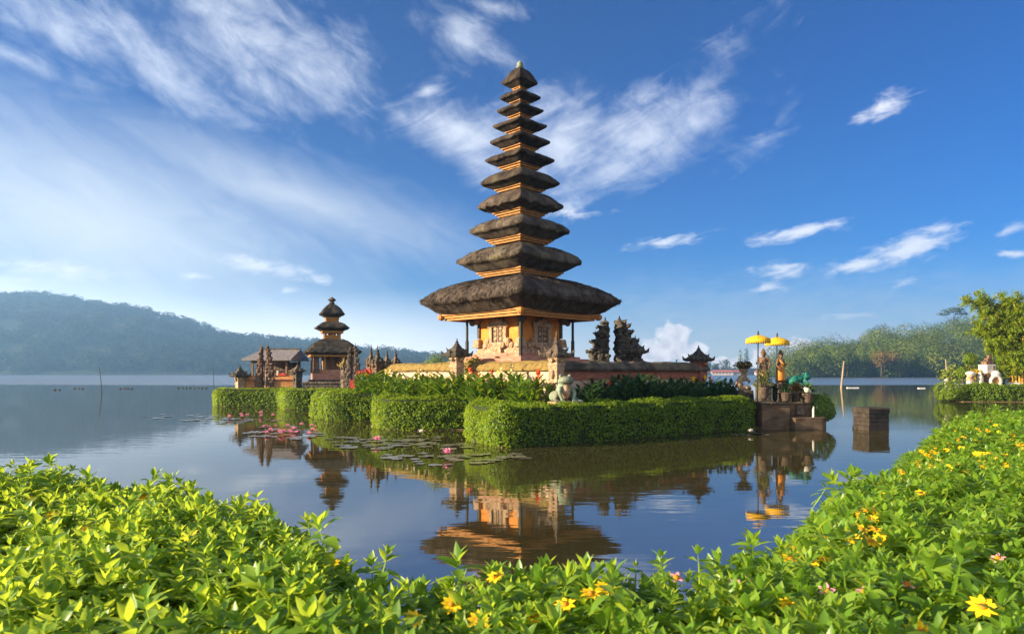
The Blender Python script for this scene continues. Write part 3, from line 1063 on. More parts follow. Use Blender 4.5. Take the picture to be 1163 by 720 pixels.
def thatch_roof(name, parent, m, h_trim, z_trim, h_tip, z_tip, h_neck, z_top, seed, nside=18, rag=.05, under=3, upper=8, point=False, hump=.82, sides=4):
    """A square pillow of thatch: soffit edge, bulging undercut, sharp outer rim, domed top up to the neck."""
    rings = []
    for i in range(under + 1):
        t = i / (under + 1)
        rings.append((h_trim + (h_tip - h_trim) * (t ** .93), z_trim + (z_tip - z_trim) * (t ** 1.05), .35))
    # the lip of the thatch is rounded
    th_ = (z_top - z_tip)
    lip = min(.10, .10 * (h_tip - h_trim) + .02)
    rings.append((h_tip - lip * .15, z_tip - lip * .9, .8))
    rings.append((h_tip, z_tip, 1.0))
    rings.append((h_tip - lip * .25, z_tip + lip * .7, .8))
    h0_, z0_ = h_tip - lip * .25, z_tip + lip * .7
    for i in range(1, upper + 1):
        t = i / upper
        rings.append((h0_ + (h_neck - h0_) * t, z0_ + (z_top - z0_) * (math.sin(t * PI / 2) ** hump), .35 * (1 - t * .6)))
    r = random.Random(seed)
    sx, sy, szz = r.uniform(0, 9), r.uniform(0, 9), r.uniform(0, 9)
    vs, fs = [], []
    per = nside * 4
    for (h, z, w) in rings:
        for s in range(4):
            for k in range(nside):
                u = -1 + 2 * k / nside
                # rounded corners, a slight sag between the corners
                cr = (abs(u) ** 6)
                x, y = (u * h, -h) if s == 0 else (h, u * h) if s == 1 else (-u * h, h) if s == 2 else (-h, -u * h)
                rr = 1 - .03 * cr
                n_ = (math.sin(x * 7.1 + sx) * math.sin(y * 6.7 + sy) + .6 * math.sin(x * 17 + z * 5 + sy) * math.sin(y * 15 + szz) + .5 * math.sin((x - y) * 29 + sx)) * rag * w
                lift = .03 * (h_tip) * cr * w
                vs.append((x * rr + n_ * (x / (h + 1e-6)), y * rr + n_ * (y / (h + 1e-6)), z + n_ * .8 + lift - .02 * h_tip * w * (1 - u * u)))
    for j in range(len(rings) - 1):
        for i in range(per):
            k = (i + 1) % per
            fs.append((j * per + i, j * per + k, (j + 1) * per + k, (j + 1) * per + i))
    fs.append(tuple(reversed(range(per))))
    top0 = (len(rings) - 1) * per
    fs.append(tuple(top0 + i for i in range(per)))
    me_ = new_mesh(name, vs, fs)
    # loose strands lying down the slope and hanging over the lip
    V0 = np.array([tuple(v) for v in vs])
    nr_ = len(rings)
    area = (h_tip - h_neck) * h_tip * 8
    ns = int(area * 75) + 150
    jj = np.minimum((RNG.random(ns) ** .8 * (nr_ - 2)).astype(int) + 1, nr_ - 2)
    ii = RNG.integers(0, per, ns)
    fu, fv = RNG.random(ns)[:, None], RNG.random(ns)[:, None]
    i2 = (ii + 1) % per
    pa = V0[jj * per + ii] * (1 - fu) + V0[jj * per + i2] * fu
    pb = V0[(jj + 1) * per + ii] * (1 - fu) + V0[(jj + 1) * per + i2] * fu
    pp = pa * (1 - fv) + pb * fv
    down = unit(pa - pb)
    al = unit(V0[jj * per + i2] - V0[jj * per + ii])
    nn_ = unit(np.cross(al, -down))
    kL = np.clip(h_tip * .085, .08, .24)
    V1, I1 = leaf_quads(pp + nn_ * .012, unit(down + RNG.normal(size=(ns, 3)) * .13), nn_, kL * (.6 + .9 * RNG.random(ns)), kL * .13, .4)
    base_n = len(vs)
    quads_ = np.array([f for f in fs if len(f) == 4])
    caps_ = [np.array([f]) for f in fs if len(f) != 4]
    bpy.data.meshes.remove(me_)
    me_ = np_mesh(name, np.concatenate([V0, V1]), [quads_] + caps_ + [I1 + base_n])
    sm_ = np.zeros(len(me_.polygons), dtype=bool)
    sm_[:len(quads_)] = True
    me_.polygons.foreach_set('use_smooth', sm_)
    return link(name, me_, m, parent)


S2 = math.sqrt(2)
zb = 0.92
tower = thing('pagoda_tower', (TX, DC, zb), 'slender eleven-roofed black thatched pagoda tower on the main island', 'pagoda', rz=PI / 4)


def tz(py):
    return ZY(py, DC) - zb


def th(hw):
    return hw * DC / F / S2


# (tip half width, tip row, trim half width, trim row, neck half width above, row of the roof's top)
tiers = [(112.5, 344, 91, 359, 31, 317), (70, 299, 49, 311, 26.5, 281), (56.5, 264, 38, 274, 23, 249.5), (47.5, 236.5, 31, 243, 20.5, 220), (44, 209.5, 28.5, 216.5, 18.5, 196),
         (38, 183.5, 24, 191, 16, 175), (33.5, 162.5, 20.5, 170, 13.5, 155), (29.5, 144.5, 16.5, 151, 11, 138.5), (25.5, 127, 13.5, 133.5, 9, 121), (22.5, 112, 11.5, 117.5, 7, 105), (20, 95, 8.5, 101.5, 1.6, 78)]
# base
b = MB()
b.frustum(0, 0, -.1, tz(411), 4.5, 4.5)
b.frustum(0, 0, tz(411), tz(408), 4.25, 4.25)
b.frustum(0, 0, tz(408), tz(405.5), 3.7, 3.7)
b.frustum(0, 0, tz(405.5), tz(402), 3.0, 3.0)
b.build('plinth', M['pink_base'], tower, bevel=.02)
hc = th(46)
wz0, wz1 = tz(402), tz(362)
b = MB().frustum(0, 0, wz0, wz1, hc * 2, hc * 2)
b.build('shrine_wall', M['orange_wall'], tower)
b = MB()
b.frustum(0, 0, wz0 - .002, wz0 + .16, hc * 2 + .22, hc * 2 + .22)
b.frustum(0, 0, wz0 + .16, wz0 + .26, hc * 2 + .12, hc * 2 + .12)
for sx in (-1, 1):
    for sy in (-1, 1):
        b.frustum(sx * (hc + .02), sy * (hc + .02), wz0 + .26, wz0 + .62, .40, .40, .30, .30)
b.build('base_moulding', M['carved_stone'], tower, bevel=.015)
for sx in (-1, 1):
    for sy in (-1, 1):
        b = MB()
        for k in range(9):
            z = wz0 + .66 + k * (wz1 - wz0 - .95) / 9
            b.frustum(sx * hc, sy * hc, z, z + .085, .17, .17, .10, .10)
        b.frustum(sx * (hc + .05), sy * (hc + .05), wz1 - .28, wz1 - .06, .20, .20, .46, .46)
        b.ball((sx * (hc + .22), sy * (hc + .22), wz1 - .18), (.14, .14, .16), 8, 6)
        b.build('corner_ornament', M['dark_carving'], tower, bevel=.01)


def door_unit(rot):
    R = Matrix.Rotation(rot, 4, 'Z')
    fr = MB()
    y = -hc
    fr.box(-.52, -.34, y - .13, y + .02, wz0 + .28, wz1 - .30)
    fr.box(.34, .52, y - .13, y + .02, wz0 + .28, wz1 - .30)
    fr.frustum(0, y - .07, wz1 - .42, wz1 - .30, 1.14, .20)
    fr.frustum(0, y - .07, wz1 - .30, wz1 - .10, .92, .17, .5, .15)
    for s in (-1, 1):
        fr.ball((s * .52, y - .1, wz1 - .34), (.12, .09, .13), 8, 6)
        fr.ball((s * .62, y - .1, wz0 + .45), (.15, .11, .20), 8, 6)
        fr.ball((s * .36, y - .14, wz0 + .34), (.16, .12, .14), 8, 6)
        fr.ball((s * .80, y - .06, wz0 + .33), (.14, .10, .13), 8, 6)
    fr.ball((0, y - .12, wz1 - .16), (.16, .10, .15), 8, 6)
    fr.frustum(0, y - .13, wz0 + .0, wz0 + .30, .72, .26, .55, .2)
    fr.frustum(0, y - .10, wz0 + .30, wz0 + .46, .68, .22)
    fr.v = [R @ v for v in fr.v]
    f = fr.build('door_frame', M['carved_stone'], tower, bevel=.012)
    dp = MB()
    dp.box(-.335, .335, y - .06, y - .01, wz0 + .462, wz1 - .425)
    dp.v = [R @ v for v in dp.v]
    d_ = dp.build('door', M['dark_carving'], tower)
    cv = MB()
    for k in range(4):
        z = wz0 + .60 + k * .22
        for s in (-1, 1):
            cv.ball((s * .16, y - .07, z), (.10, .045, .085), 8, 6)
    cv.box(-.018, .018, y - .085, y - .062, wz0 + .47, wz1 - .43)
    cv.v = [R @ v for v in cv.v]
    cv.build('carved_relief', M['carved_stone'], d_)


for r_ in (0, PI / 2, PI, -PI / 2):
    door_unit(r_)
# posts that carry the lowest roof
hp = th(60)
for sx in (-1, 1):
    for sy in (-1, 1):
        b = MB()
        x, y = sx * hp, sy * hp
        b.lathe([(.075, 0), (.075, .9), (.055, .92), (.055, tz(361) - tz(411))], x, y, 8)
        for v in b.v:
            v.z += tz(411)
        c_ = b.build('post', M['column'], tower, smooth=False)
        MB().frustum(x, y, tz(411), tz(407.5), .26, .26, .17, .17).build('post_foot', M['frog_stone'], c_)
# beams under the lowest roof
b = MB()
for s in (-1, 1):
    b.frustum(0, s * hp, tz(362.5), tz(361), 2 * hp + .3, .11)
    b.frustum(s * hp, 0, tz(361), tz(359.8), .11, 2 * hp + .3)
    for k in range(9):
        q = -hp + 2 * hp * k / 8
        b.frustum(q, s * (hp + .32), tz(360.6), tz(359.4), .05, .85)
        b.frustum(s * (hp + .32), q, tz(360.6), tz(359.4), .85, .05)
b.build('eave_beams', M['gold_wood'], tower)

for i, (tw, ty, rw, ry, nw, ny) in enumerate(tiers):
    ht, hr, hn = th(tw), th(rw), th(nw)
    rag = .055 if i < 4 else .035
    rf = thatch_roof('roof', tower, M['thatch_moss'] if i in (1, 2, 4) else M['thatch'], hr, tz(ry), ht * 1.055, tz(ty), hn * .96, tz(ny) , i + 3, nside=18 if i < 4 else 12, rag=rag, hump=.78 if i < 10 else .9)
    # gilded eave boards
    b = MB()
    tk = .10 if i == 0 else .075
    for (off, z0, z1) in ((.02, -.015, tk * .55), (-.07, -.02 - tk, -.016), (-.16, -.02 - 2 * tk, -.021 - tk)):
        hh = hr + off
        if hh < .08:
            continue
        zz0, zz1 = tz(ry) + z0, tz(ry) + z1
        for s in (-1, 1):
            b.frustum(0, s * (hh - .05), zz0, zz1, 2 * hh, .10)
            b.frustum(s * (hh - .05), 0, zz0, zz1, .10, 2 * hh - .204)
    if i == 0:
        for sx in (-1, 1):
            for sy in (-1, 1):
                b.ball((sx * (hr - .05), sy * (hr - .05), tz(ry) - .06), (.17, .17, .15), 8, 6)
    b.build('eave_trim', M['gold_wood'], rf)
    if i > 0:
        # the little storey between the roof below and this one
        lw, ly = tiers[i - 1][4], tiers[i - 1][5]
        hb = th(lw)
        z0, z1 = tz(ly) - .12, tz(ry) - .02
        b = MB()
        b.frustum(0, 0, z0, z1, 2 * hb * .9, 2 * hb * .9)
        b.frustum(0, 0, z0 + .04, z0 + .12 + .1, 2 * hb, 2 * hb)
        b.frustum(0, 0, z1 - .22, z1 - .14, 2 * hb, 2 * hb)
        for s in (-1, 1):
            for q in (-1, 1):
                b.frustum(s * hb * .9, q * hb * .9, z0 + .1, z1, .09, .09)
        b.build('storey_wall', M['gold_wood'], rf)
b = MB()
b.lathe([(.10, tz(79)), (.17, tz(78)), (.17, tz(76.5)), (.11, tz(75.5)), (.15, tz(73.5)), (.11, tz(71.5)), (.04, tz(70)), (.01, tz(69))], seg=10)
b.build('finial', M['frog_stone'], tower, smooth=True)

# ------------------------------------------------------------------ compound walls
N0, L0, R0 = Vector((1.59, 24.4)), Vector((-6.6, 34.0)), Vector((8.3, 29.6))


def compound_wall(name, a, b_, label, cap, seed, band):
    d = (b_ - a)
    ln = d.length
    ang = math.atan2(d.y, d.x)
    t = thing(name, (a.x, a.y, .9), label, 'wall', rz=ang)
    zt = 2.66 - .9
    MB().box(0, ln, -.16, .16, -.1, 1.06).build('wall_face', M['plaster'], t)
    MB().box(-.002, ln + .002, -.20, .20, 1.06, 1.40).build('wall_band', M[band], t)
    MB().box(0, ln, -.22, .22, -.12, .28).build('wall_foot', M['brick_band'], t)
    n = max(8, int(ln * 3))
    r = random.Random(seed)
    prof = [(-.34, 1.40), (-.37, 1.47), (-.22, 1.68), (-.06, zt), (.06, zt), (.22, 1.68), (.37, 1.47), (.34, 1.40)]
    vs, fs = [], []
    k = len(prof)
    for i in range(n + 1):
        x = ln * i / n
        for (y, z) in prof:
            j = .022
            vs.append((x, y + r.uniform(-j, j), z + (r.uniform(-j, j) if z > 1.41 else 0)))
    for i in range(n):
        for j in range(k):
            q = (j + 1) % k
            fs.append((i * k + j, i * k + q, (i + 1) * k + q, (i + 1) * k + j))
    fs.append(tuple(range(k)))
    fs.append(tuple(n * k + j for j in reversed(range(k))))
    link('coping', new_mesh('coping', vs, fs), cap, t)
    return t


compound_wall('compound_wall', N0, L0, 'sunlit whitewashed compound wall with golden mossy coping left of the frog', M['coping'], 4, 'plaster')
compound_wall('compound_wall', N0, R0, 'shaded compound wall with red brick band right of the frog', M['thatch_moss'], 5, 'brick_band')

# ------------------------------------------------------------------ pillars, gates


def ear(b, x, y, z, s, ang):
    """An upturned corner horn."""
    dx, dy = math.cos(ang), math.sin(ang)
    b.tube([(x, y, z), (x + dx * s * .5, y + dy * s * .5, z + s * .12), (x + dx * s * .72, y + dy * s * .72, z + s * .6)], [s * .30, s * .24, s * .05], 6)


def shrine_pillar(loc, w, h, label, rz=PI / 4, shaft='carved_stone', cap='dark_stone', name='shrine_pillar', group=None, ears=1.0, cap_w=1.55, f0=.72, f1=.90):
    """base, carved shaft, flared cap with horned corners from f0 to f1 of the height h, finial above."""
    t = thing(name, loc, label, 'pillar', rz=rz, group=group)
    b = MB()
    hs_ = h * f0
    hc_ = h * (f1 - f0)
    b.frustum(0, 0, -.1, h * .08, w * 1.3, w * 1.3)
    b.frustum(0, 0, h * .08, hs_ - .16, w, w)
    b.frustum(0, 0, h * .30, h * .34, w * 1.12, w * 1.12)
    b.frustum(0, 0, h * .56, h * .60, w * 1.14, w * 1.14)
    b.frustum(0, 0, hs_ - .16, hs_, w * .92, w * .92, w * 1.25, w * 1.25)
    for k in range(4):
        a = k * PI / 2
        b.ball((math.cos(a) * w * .56, math.sin(a) * w * .56, h * .45), (w * .2, w * .2, h * .06), 8, 6)
        b.ball((math.cos(a) * w * .62, math.sin(a) * w * .62, hs_ - .10), (w * .24, w * .24, .09), 8, 6)
    b.build('shaft', M[shaft], t, bevel=.012)
    b = MB()
    W = w * cap_w
    b.frustum(0, 0, hs_, hs_ + hc_ * .22, W * .86, W * .86, W, W)
    b.frustum(0, 0, hs_ + hc_ * .22, hs_ + hc_ * .50, W * .98, W * .98, W * .66, W * .66)
    b.frustum(0, 0, hs_ + hc_ * .50, hs_ + hc_ * .72, W * .70, W * .70, W * .46, W * .46)
    b.frustum(0, 0, hs_ + hc_ * .72, hs_ + hc_, W * .40, W * .40, W * .22, W * .22)
    for k in range(4):
        a = PI / 4 + k * PI / 2
        ear(b, math.cos(a) * W * .55, math.sin(a) * W * .55, hs_ + hc_ * .15, hc_ * .60 * ears, a)
        ear(b, math.cos(a) * W * .36, math.sin(a) * W * .36, hs_ + hc_ * .52, hc_ * .40 * ears, a)
        a = k * PI / 2
        b.ball((math.cos(a) * W * .45, math.sin(a) * W * .45, hs_ + hc_ * .28), (w * .24, w * .24, hc_ * .25), 8, 6)
    b.build('cap', M[cap], t, bevel=.01)
    z = h * f1
    q = h - z
    b = MB().lathe([(w * .20, z - .02), (w * .26, z + q * .15), (w * .13, z + q * .3), (w * .17, z + q * .45), (w * .07, z + q * .6), (w * .06, z + q * .75), (.012, h)], seg=8)
    b.build('finial', M[cap], t)
    return t


def pil(px, py_top, d, w, label, zg=.9, **kw):
    return shrine_pillar((PX(px, d), d, zg), w, ZY(py_top, d) - zg, label, **kw)


pil(632, 375, 23.95, .40, 'ornate sunlit corner pillar with horned mossy cap behind the frog', cap='brown_stone', cap_w=1.75, ears=1.3, f0=.66, f1=.82)
pil(519, 384, 27.5, .40, 'pillar with dark pagoda cap halfway along the sunlit wall', shaft='carved_stone', cap_w=2.0)
pil(793.5, 392, 29.3, .46, 'red brick pillar with dark horned cap at the right end of the wall', shaft='brick_band', cap_w=2.0)
pil(721.5, 381, 32.0, .42, 'dark pillar against the right foot of the split gate', shaft='dark_stone', cap_w=1.8)
for (px, py, d, w, lb, cp) in [(421.5, 391, 33.8, .32, 'leftmost orange-lit pillar at the far left corner of the compound wall', 'brown_stone'), (429, 392, 33.0, .42, 'broad dark-capped pillar second from the left wall corner', 'dark_stone'),
                               (439.5, 394.5, 35.5, .30, 'thin pillar third from the left wall corner', 'brown_stone'), (449.5, 394.5, 36.3, .34, 'mossy pillar nearest the tower in the left corner group', 'brown_stone')]:
    pil(px, py, d, w, lb, shaft='gate_brick', cap=cp, group='pillars at the left wall corner', cap_w=1.35, ears=.5, f0=.66, f1=.82)


def split_gate_half(loc, w, h, side, label, rz=0.0, m='dark_stone', group=None, levels=6):
    """One half of a split gate: flat inner face, stepped and horned outer face. side +1: the outer face looks to +x."""
    t = thing('split_gate_half', loc, label, 'gate', rz=rz, group=group)
    b = MB()
    z = -.1
    dpt = w * .9
    zs = [0, .30, .48, .62, .74, .84, .91]
    ws = [1.0, .84, .72, .58, .45, .34, .22]
    for k in range(7):
        z0 = zs[k] * h - (.1 if k == 0 else 0)
        z1 = (zs[k + 1] if k < 6 else .96) * h
        wk = w * ws[k]
        dk = dpt * (.45 + .55 * ws[k])
        zi = z1 - (z1 - z0) * .28
        b.frustum(side * wk / 2, 0, z0, zi, wk, dk)
        b.frustum(side * (wk * 1.08) / 2, 0, zi, z1, wk * 1.08, dk * 1.12, wk * 1.0, dk * 1.0)
        # horns and leaf carvings on the outer edge and the front
        e = w * .26 * (1 - .06 * k)
        for yy in (-dk * .5, 0, dk * .5):
            ear(b, side * wk * 1.0, yy, zi, e, 0 if side > 0 else PI)
        ear(b, side * wk * .45, -dk * .5, zi, e * .7, -PI / 2)
        b.ball((side * wk * .5, -dk * .5, (z0 + zi) / 2), (wk * .24, .06 * w, (zi - z0) * .32), 8, 6)
    bo = b.build('gate_body', M[m], t, remesh=w * .036, iters=2)
    if 'carving' not in bpy.data.textures:
        tx_ = bpy.data.textures.new('carving', 'CLOUDS')
        tx_.noise_scale = .16
        tx_.noise_depth = 2
    dm_ = bo.modifiers.new('carving', 'DISPLACE')
    dm_.texture = bpy.data.textures['carving']
    dm_.strength = w * .26
    dm_.mid_level = .5
    f = MB().lathe([(w * .11, h * .955), (w * .13, h * .97), (w * .05, h * .985), (.015, h * 1.03)], x=side * w * .12, seg=8)
    f.build('finial', M[m], t)
    return t


split_gate_half((PX(690.5, 34.5), 34.5, .9), 1.22, ZY(362.5, 34.5) - .9, -1, 'left half of the dark carved split gate right of the tower')
split_gate_half((PX(699.5, 34.5), 34.5, .9), 1.48, ZY(361.5, 34.5) - .9, 1, 'right half of the dark carved split gate right of the tower')

# ------------------------------------------------------------------ the small temple islet
DT = 48.0
bx = PX(377, DT)
small = thing('small_pagoda', (bx, DT, .9), 'small three-roofed grey thatched pagoda on the islet at the left', 'pagoda', rz=math.radians(20))


def sz(py):
    return ZY(py, DT) - .9


def sh(hw):
    return hw * DT / F / (math.cos(math.radians(20)) + math.sin(math.radians(20)))


MB().frustum(0, 0, -.2, sz(431), sh(33) * 2, sh(33) * 2).build('plinth', M['dark_stone'], small, bevel=.03)
MB().frustum(0, 0, sz(431), sz(424), sh(28) * 2, sh(28) * 2).build('floor_base', M['pink_base'], small, bevel=.02)
for sx in (-1, 1):
    for sy in (-1, 1):
        MB().frustum(sx * sh(24), sy * sh(24), sz(424), sz(402), .42, .42, .36, .36).build('post', M['gate_brick'], small, bevel=.02)
        MB().frustum(sx * sh(12), sy * sh(24), sz(424), sz(402), .12, .12).build('thin_post', M['gold_wood'], small)
MB().frustum(0, .3, sz(424), sz(403), sh(13) * 2, sh(13) * 2).build('inner_shrine', M['wood'], small)
b = MB()
for s in (-1, 1):
    b.frustum(0, s * sh(24), sz(405), sz(401.5), 2 * sh(26), .16)
    b.frustum(s * sh(24), 0, sz(405), sz(401.5), .16, 2 * sh(24) - .17)
    b.frustum(0, s * sh(24), sz(424), sz(420), 2 * sh(24) - .45, .08)
b.build('beam', M['pink_base'], small)
st = [(37, 400.5, 33, 403, 11.5, 385.5), (22, 372.8, 16, 376, 8.5, 366), (16.5, 357, 10.5, 360.5, 1.6, 345.5)]
for i, (tw, ty, rw, ry, nw, ny) in enumerate(st):
    rf = thatch_roof('roof', small, M['thatch_grey'], sh(rw), sz(ry), sh(tw) * 1.03, sz(ty), sh(nw), sz(ny), 40 + i, nside=12, rag=.05, hump=1.0)
    b = MB()
    for s in (-1, 1):
        hh = sh(rw)
        b.frustum(0, s * (hh - .12), sz(ry) - .16, sz(ry) - .004, 2 * hh - .1, .12)
        b.frustum(s * (hh - .12), 0, sz(ry) - .16, sz(ry) - .004, .12, 2 * hh - .37)
    b.build('eave_trim', M['gold_wood'], rf)
    if i:
        lw, ly = st[i - 1][4], st[i - 1][5]
        hb = sh(lw)
        b = MB()
        for sx in (-1, 0, 1):
            for sy in (-1, 0, 1):
                if sx or sy:
                    b.frustum(sx * hb * .85, sy * hb * .85, sz(ly) - .2, sz(ry), .16, .16)
        b.frustum(0, 0, sz(ly) - .2, sz(ly) + .28, 2 * hb * .95, 2 * hb * .95)
        b.frustum(0, 0, sz(ly) + .2, sz(ry) - .1, hb * .9, hb * .9)
        b.build('storey_posts', M['gold_wood'], rf)
b = MB().lathe([(.12, sz(346)), (.22, sz(344.5)), (.12, sz(343)), (.30, sz(341)), (.22, sz(339.5)), (.03, sz(337.5))], seg=8)
b.build('finial', M['thatch_moss'], small)

# open pavilion to its left
DP = 49.5
pav = thing('open_pavilion', (PX(314, DP), DP, .9), 'open pavilion with grey sloping roof behind the small split gate', 'pavilion', rz=math.radians(-4))


def vz(py):
    return ZY(py, DP) - .9


wv = 56 * DP / F
rb = MB()
ze, zr = vz(408), vz(397)
x0, x1 = -wv / 2, wv / 2
rb.add([(x0, -1.7, ze), (x1, -1.7, ze), (x1, 1.7, ze), (x0, 1.7, ze), (x0 + .75, 0, zr), (x1, 0, zr),
        (x0, -1.7, ze - .12), (x1, -1.7, ze - .12), (x1, 1.7, ze - .12), (x0, 1.7, ze - .12)],
       [(0, 1, 5, 4), (2, 3, 4, 5), (1, 2, 5), (3, 0, 4), (9, 8, 7, 6), (0, 6, 7, 1), (1, 7, 8, 2), (2, 8, 9, 3), (3, 9, 6, 0)])
rfo = rb.build('roof', M['slate_roof'], pav)
MB().tube([(x0 + .7, 0, zr + .02), (x1, 0, zr + .02)], [.07, .07], 6).build('ridge', M['dark_stone'], rfo)
for sx in (-1, -.33, .33, 1):
    for sy in (-1, 1):
        MB().frustum(sx * (wv / 2 - .55), sy * 1.2, -.1, ze, .13, .13).build('post', M['wood'], pav)
MB().box(-wv / 2 + .4, wv / 2 - .4, -1.3, 1.3, -.2, .45).build('floor_base', M['pink_base'], pav, bevel=.02)
MB().box(-wv / 2 + .6, wv / 2 - .6, .9, 1.1, .45, ze - .2).build('back_wall', M['brown_stone'], pav)
MB().box(-.9, .3, -.3, .5, .45, 1.5).build('altar', M['pale_stone'], pav, bevel=.04)
MB().box(-wv / 2 + .5, wv / 2 - .5, -1.28, -1.14, ze - .30, ze - .13).build('beam', M['wood'], pav)

# islet split gate, brick walls, lantern pillars
DG = 46.2
split_gate_half((PX(298.5, DG), DG, .9), .48, ZY(392, DG) - .9, -1, 'left half of the slim split gate in front of the open pavilion', m='gate_brick')
split_gate_half((PX(303, DG), DG, .9), .54, ZY(391.5, DG) - .9, 1, 'right half of the slim split gate in front of the open pavilion', m='gate_brick')
for (a, c_, lb) in [(276, 292, 'short orange brick wall left of the slim split gate'), (307, 335, 'orange brick wall with red crest right of the slim split gate')]:
    xa, xb = PX(a, DG), PX(c_, DG)
    t = thing('brick_wall', ((xa + xb) / 2, DG, .9), lb, 'wall')
    w = xb - xa
    MB().box(-w / 2, w / 2, -.15, .15, -.1, .80).build('wall_face', M['orange_brick'], t)
    MB().box(-w / 2 - .002, w / 2 + .002, -.2, .2, .80, .90).build('wall_band', M['brick_band'], t)
    MB().frustum(0, 0, .90, 1.16, w, .5, w * .86, .12).build('coping', M['orange_brick'], t)
    if a > 300:
        MB().frustum(0, -.02, 1.16, 1.34, .6, .3, .2, .15).build('crest', M['red_cloth'], t)
pil(272.5, 414, 45.9, .46, 'stubby lantern pillar with pointed dark cap at the left end of the islet', cap='dark_stone', cap_w=2.0, f0=.55, f1=.86)
pil(338, 413, 46.0, .44, 'dark stone pillar between the orange brick wall and the small pagoda', shaft='dark_stone', cap='brown_stone', cap_w=1.8)
w = PX(402, 45.6) - PX(345, 45.6)
t = thing('stone_wall', (PX(373, 45.6), 45.6, .9), 'low dark stone wall in front of the small pagoda', 'wall')
MB().box(-w / 2, w / 2, -.18, .18, -.1, .62).build('wall_face', M['dark_stone'], t, bevel=.02)
MB().box(-w / 2 - .04, w / 2 + .04, -.24, .24, .62, .74).build('coping', M['brown_stone'], t, bevel=.02)
split_gate_half((PX(399, 43.2), 43.2, .9), .46, ZY(394, 43.2) - .9, -1, 'left half of the sunlit split gate right of the small pagoda', m='brown_stone')
split_gate_half((PX(402.5, 43.2), 43.2, .9), .44, ZY(391, 43.2) - .9, 1, 'right half of the sunlit split gate right of the small pagoda', m='brown_stone')
tg = MB().frustum(0, 0, 0, .9, .34, .08, .26, .06).build('red_cloth', M['red_cloth'], loc=(PX(400.5, 42.7), 42.7, .88))
tag(tg, 'red cloth hanging at the foot of the sunlit split gate', 'cloth')
pil(391, 405, 44.4, .34, 'low mossy pillar just left of the sunlit split gate', shaft='brown_stone', cap='coping')

# ------------------------------------------------------------------ frog statues


def frog(name, loc, s, rz, label, body_m, belly_m, tilt=0.0):
    """A sitting frog of height s: upright trunk, wide mouth, bulging eyes, folded haunches, front legs to the ground; looks to -y."""
    t = thing(name, loc, label, 'statue', rz=rz)
    e = lambda x, y, z: (x * s, y * s, z * s)
    b = MB()
    from mathutils import Euler
    b.ball(e(0, .10, .38), e(.30, .27, .40), 16, 12, Euler((math.radians(18 + tilt), 0, 0)))
    b.ball(e(0, -.08, .74), e(.29, .30, .17), 16, 10, Euler((math.radians(-12), 0, 0)))
    b.ball(e(0, -.02, .60), e(.24, .22, .2), 14, 10)
    for k in (-1, 1):
        b.ball(e(.17 * k, -.04, .90), e(.085, .085, .085), 10, 8)
        b.ball(e(.33 * k, .18, .20), e(.15, .28, .19), 12, 8, Euler((math.radians(-15), 0, math.radians(-14 * k))))
        b.tube([e(.36 * k, .02, .10), e(.42 * k, -.18, .05), e(.44 * k, -.30, .04)], [.09 * s, .06 * s, .05 * s], 8)
        b.tube([e(.22 * k, -.12, .52), e(.29 * k, -.22, .30), e(.21 * k, -.28, .07)], [.10 * s, .075 * s, .06 * s], 8)
        for q in (-.09, 0, .09):
            b.tube([e(.21 * k, -.27, .05), e((.22 + q) * k, -.42, .025)], [.045 * s, .03 * s], 6)
            b.tube([e(.43 * k, -.28, .05), e((.44 + q) * k, -.43, .025)], [.045 * s, .03 * s], 6)
    b.build('body', M[body_m], t, remesh=.022 * s, iters=3)
    if belly_m:
        MB().ball(e(0, -.115, .37), e(.185, .155, .30), 14, 10, Euler((math.radians(14), 0, 0))).build('belly', M[belly_m], t, smooth=True)
    m_ = MB()
    pts = [e(-.27, -.14, .70), e(-.2, -.30, .695), e(0, -.385, .70), e(.2, -.30, .695), e(.27, -.14, .70)]
    m_.tube(pts, [.012 * s] * 5, 6)
    m_.build('mouth', M['dark_carving'], t)
    ey = MB()
    for k in (-1, 1):
        ey.ball(e(.185 * k, -.10, .91), e(.045, .035, .045), 8, 6)
    ey.build('eyes', M['dark_stone'], t, smooth=True)
    return t


FX, FY = PX(641.5, 22.75), 22.75
t = thing('frog_pedestal', (FX, FY, .9), 'stone block under the sitting frog in the front hedge', 'pedestal', rz=.4)
MB().frustum(0, 0, -.1, .27, .80, .74).frustum(0, 0, .27, .36, .9, .82).build('block', M['carved_stone'], t, bevel=.02)
frog('frog_statue', (FX, FY, 1.26), .93, .32, 'large sitting stone frog with pale green back above the front hedge', 'frog_stone', 'frog_belly')

# ------------------------------------------------------------------ the terrace at the right end
DR = 27.0
ter = thing('stone_terrace', (PX(880, DR), DR, 0), 'dark stained stone terrace with stepped block at the right end of the island', 'terrace', rz=math.radians(8))


def tx(px):
    return PX(px, DR) - PX(880, DR)


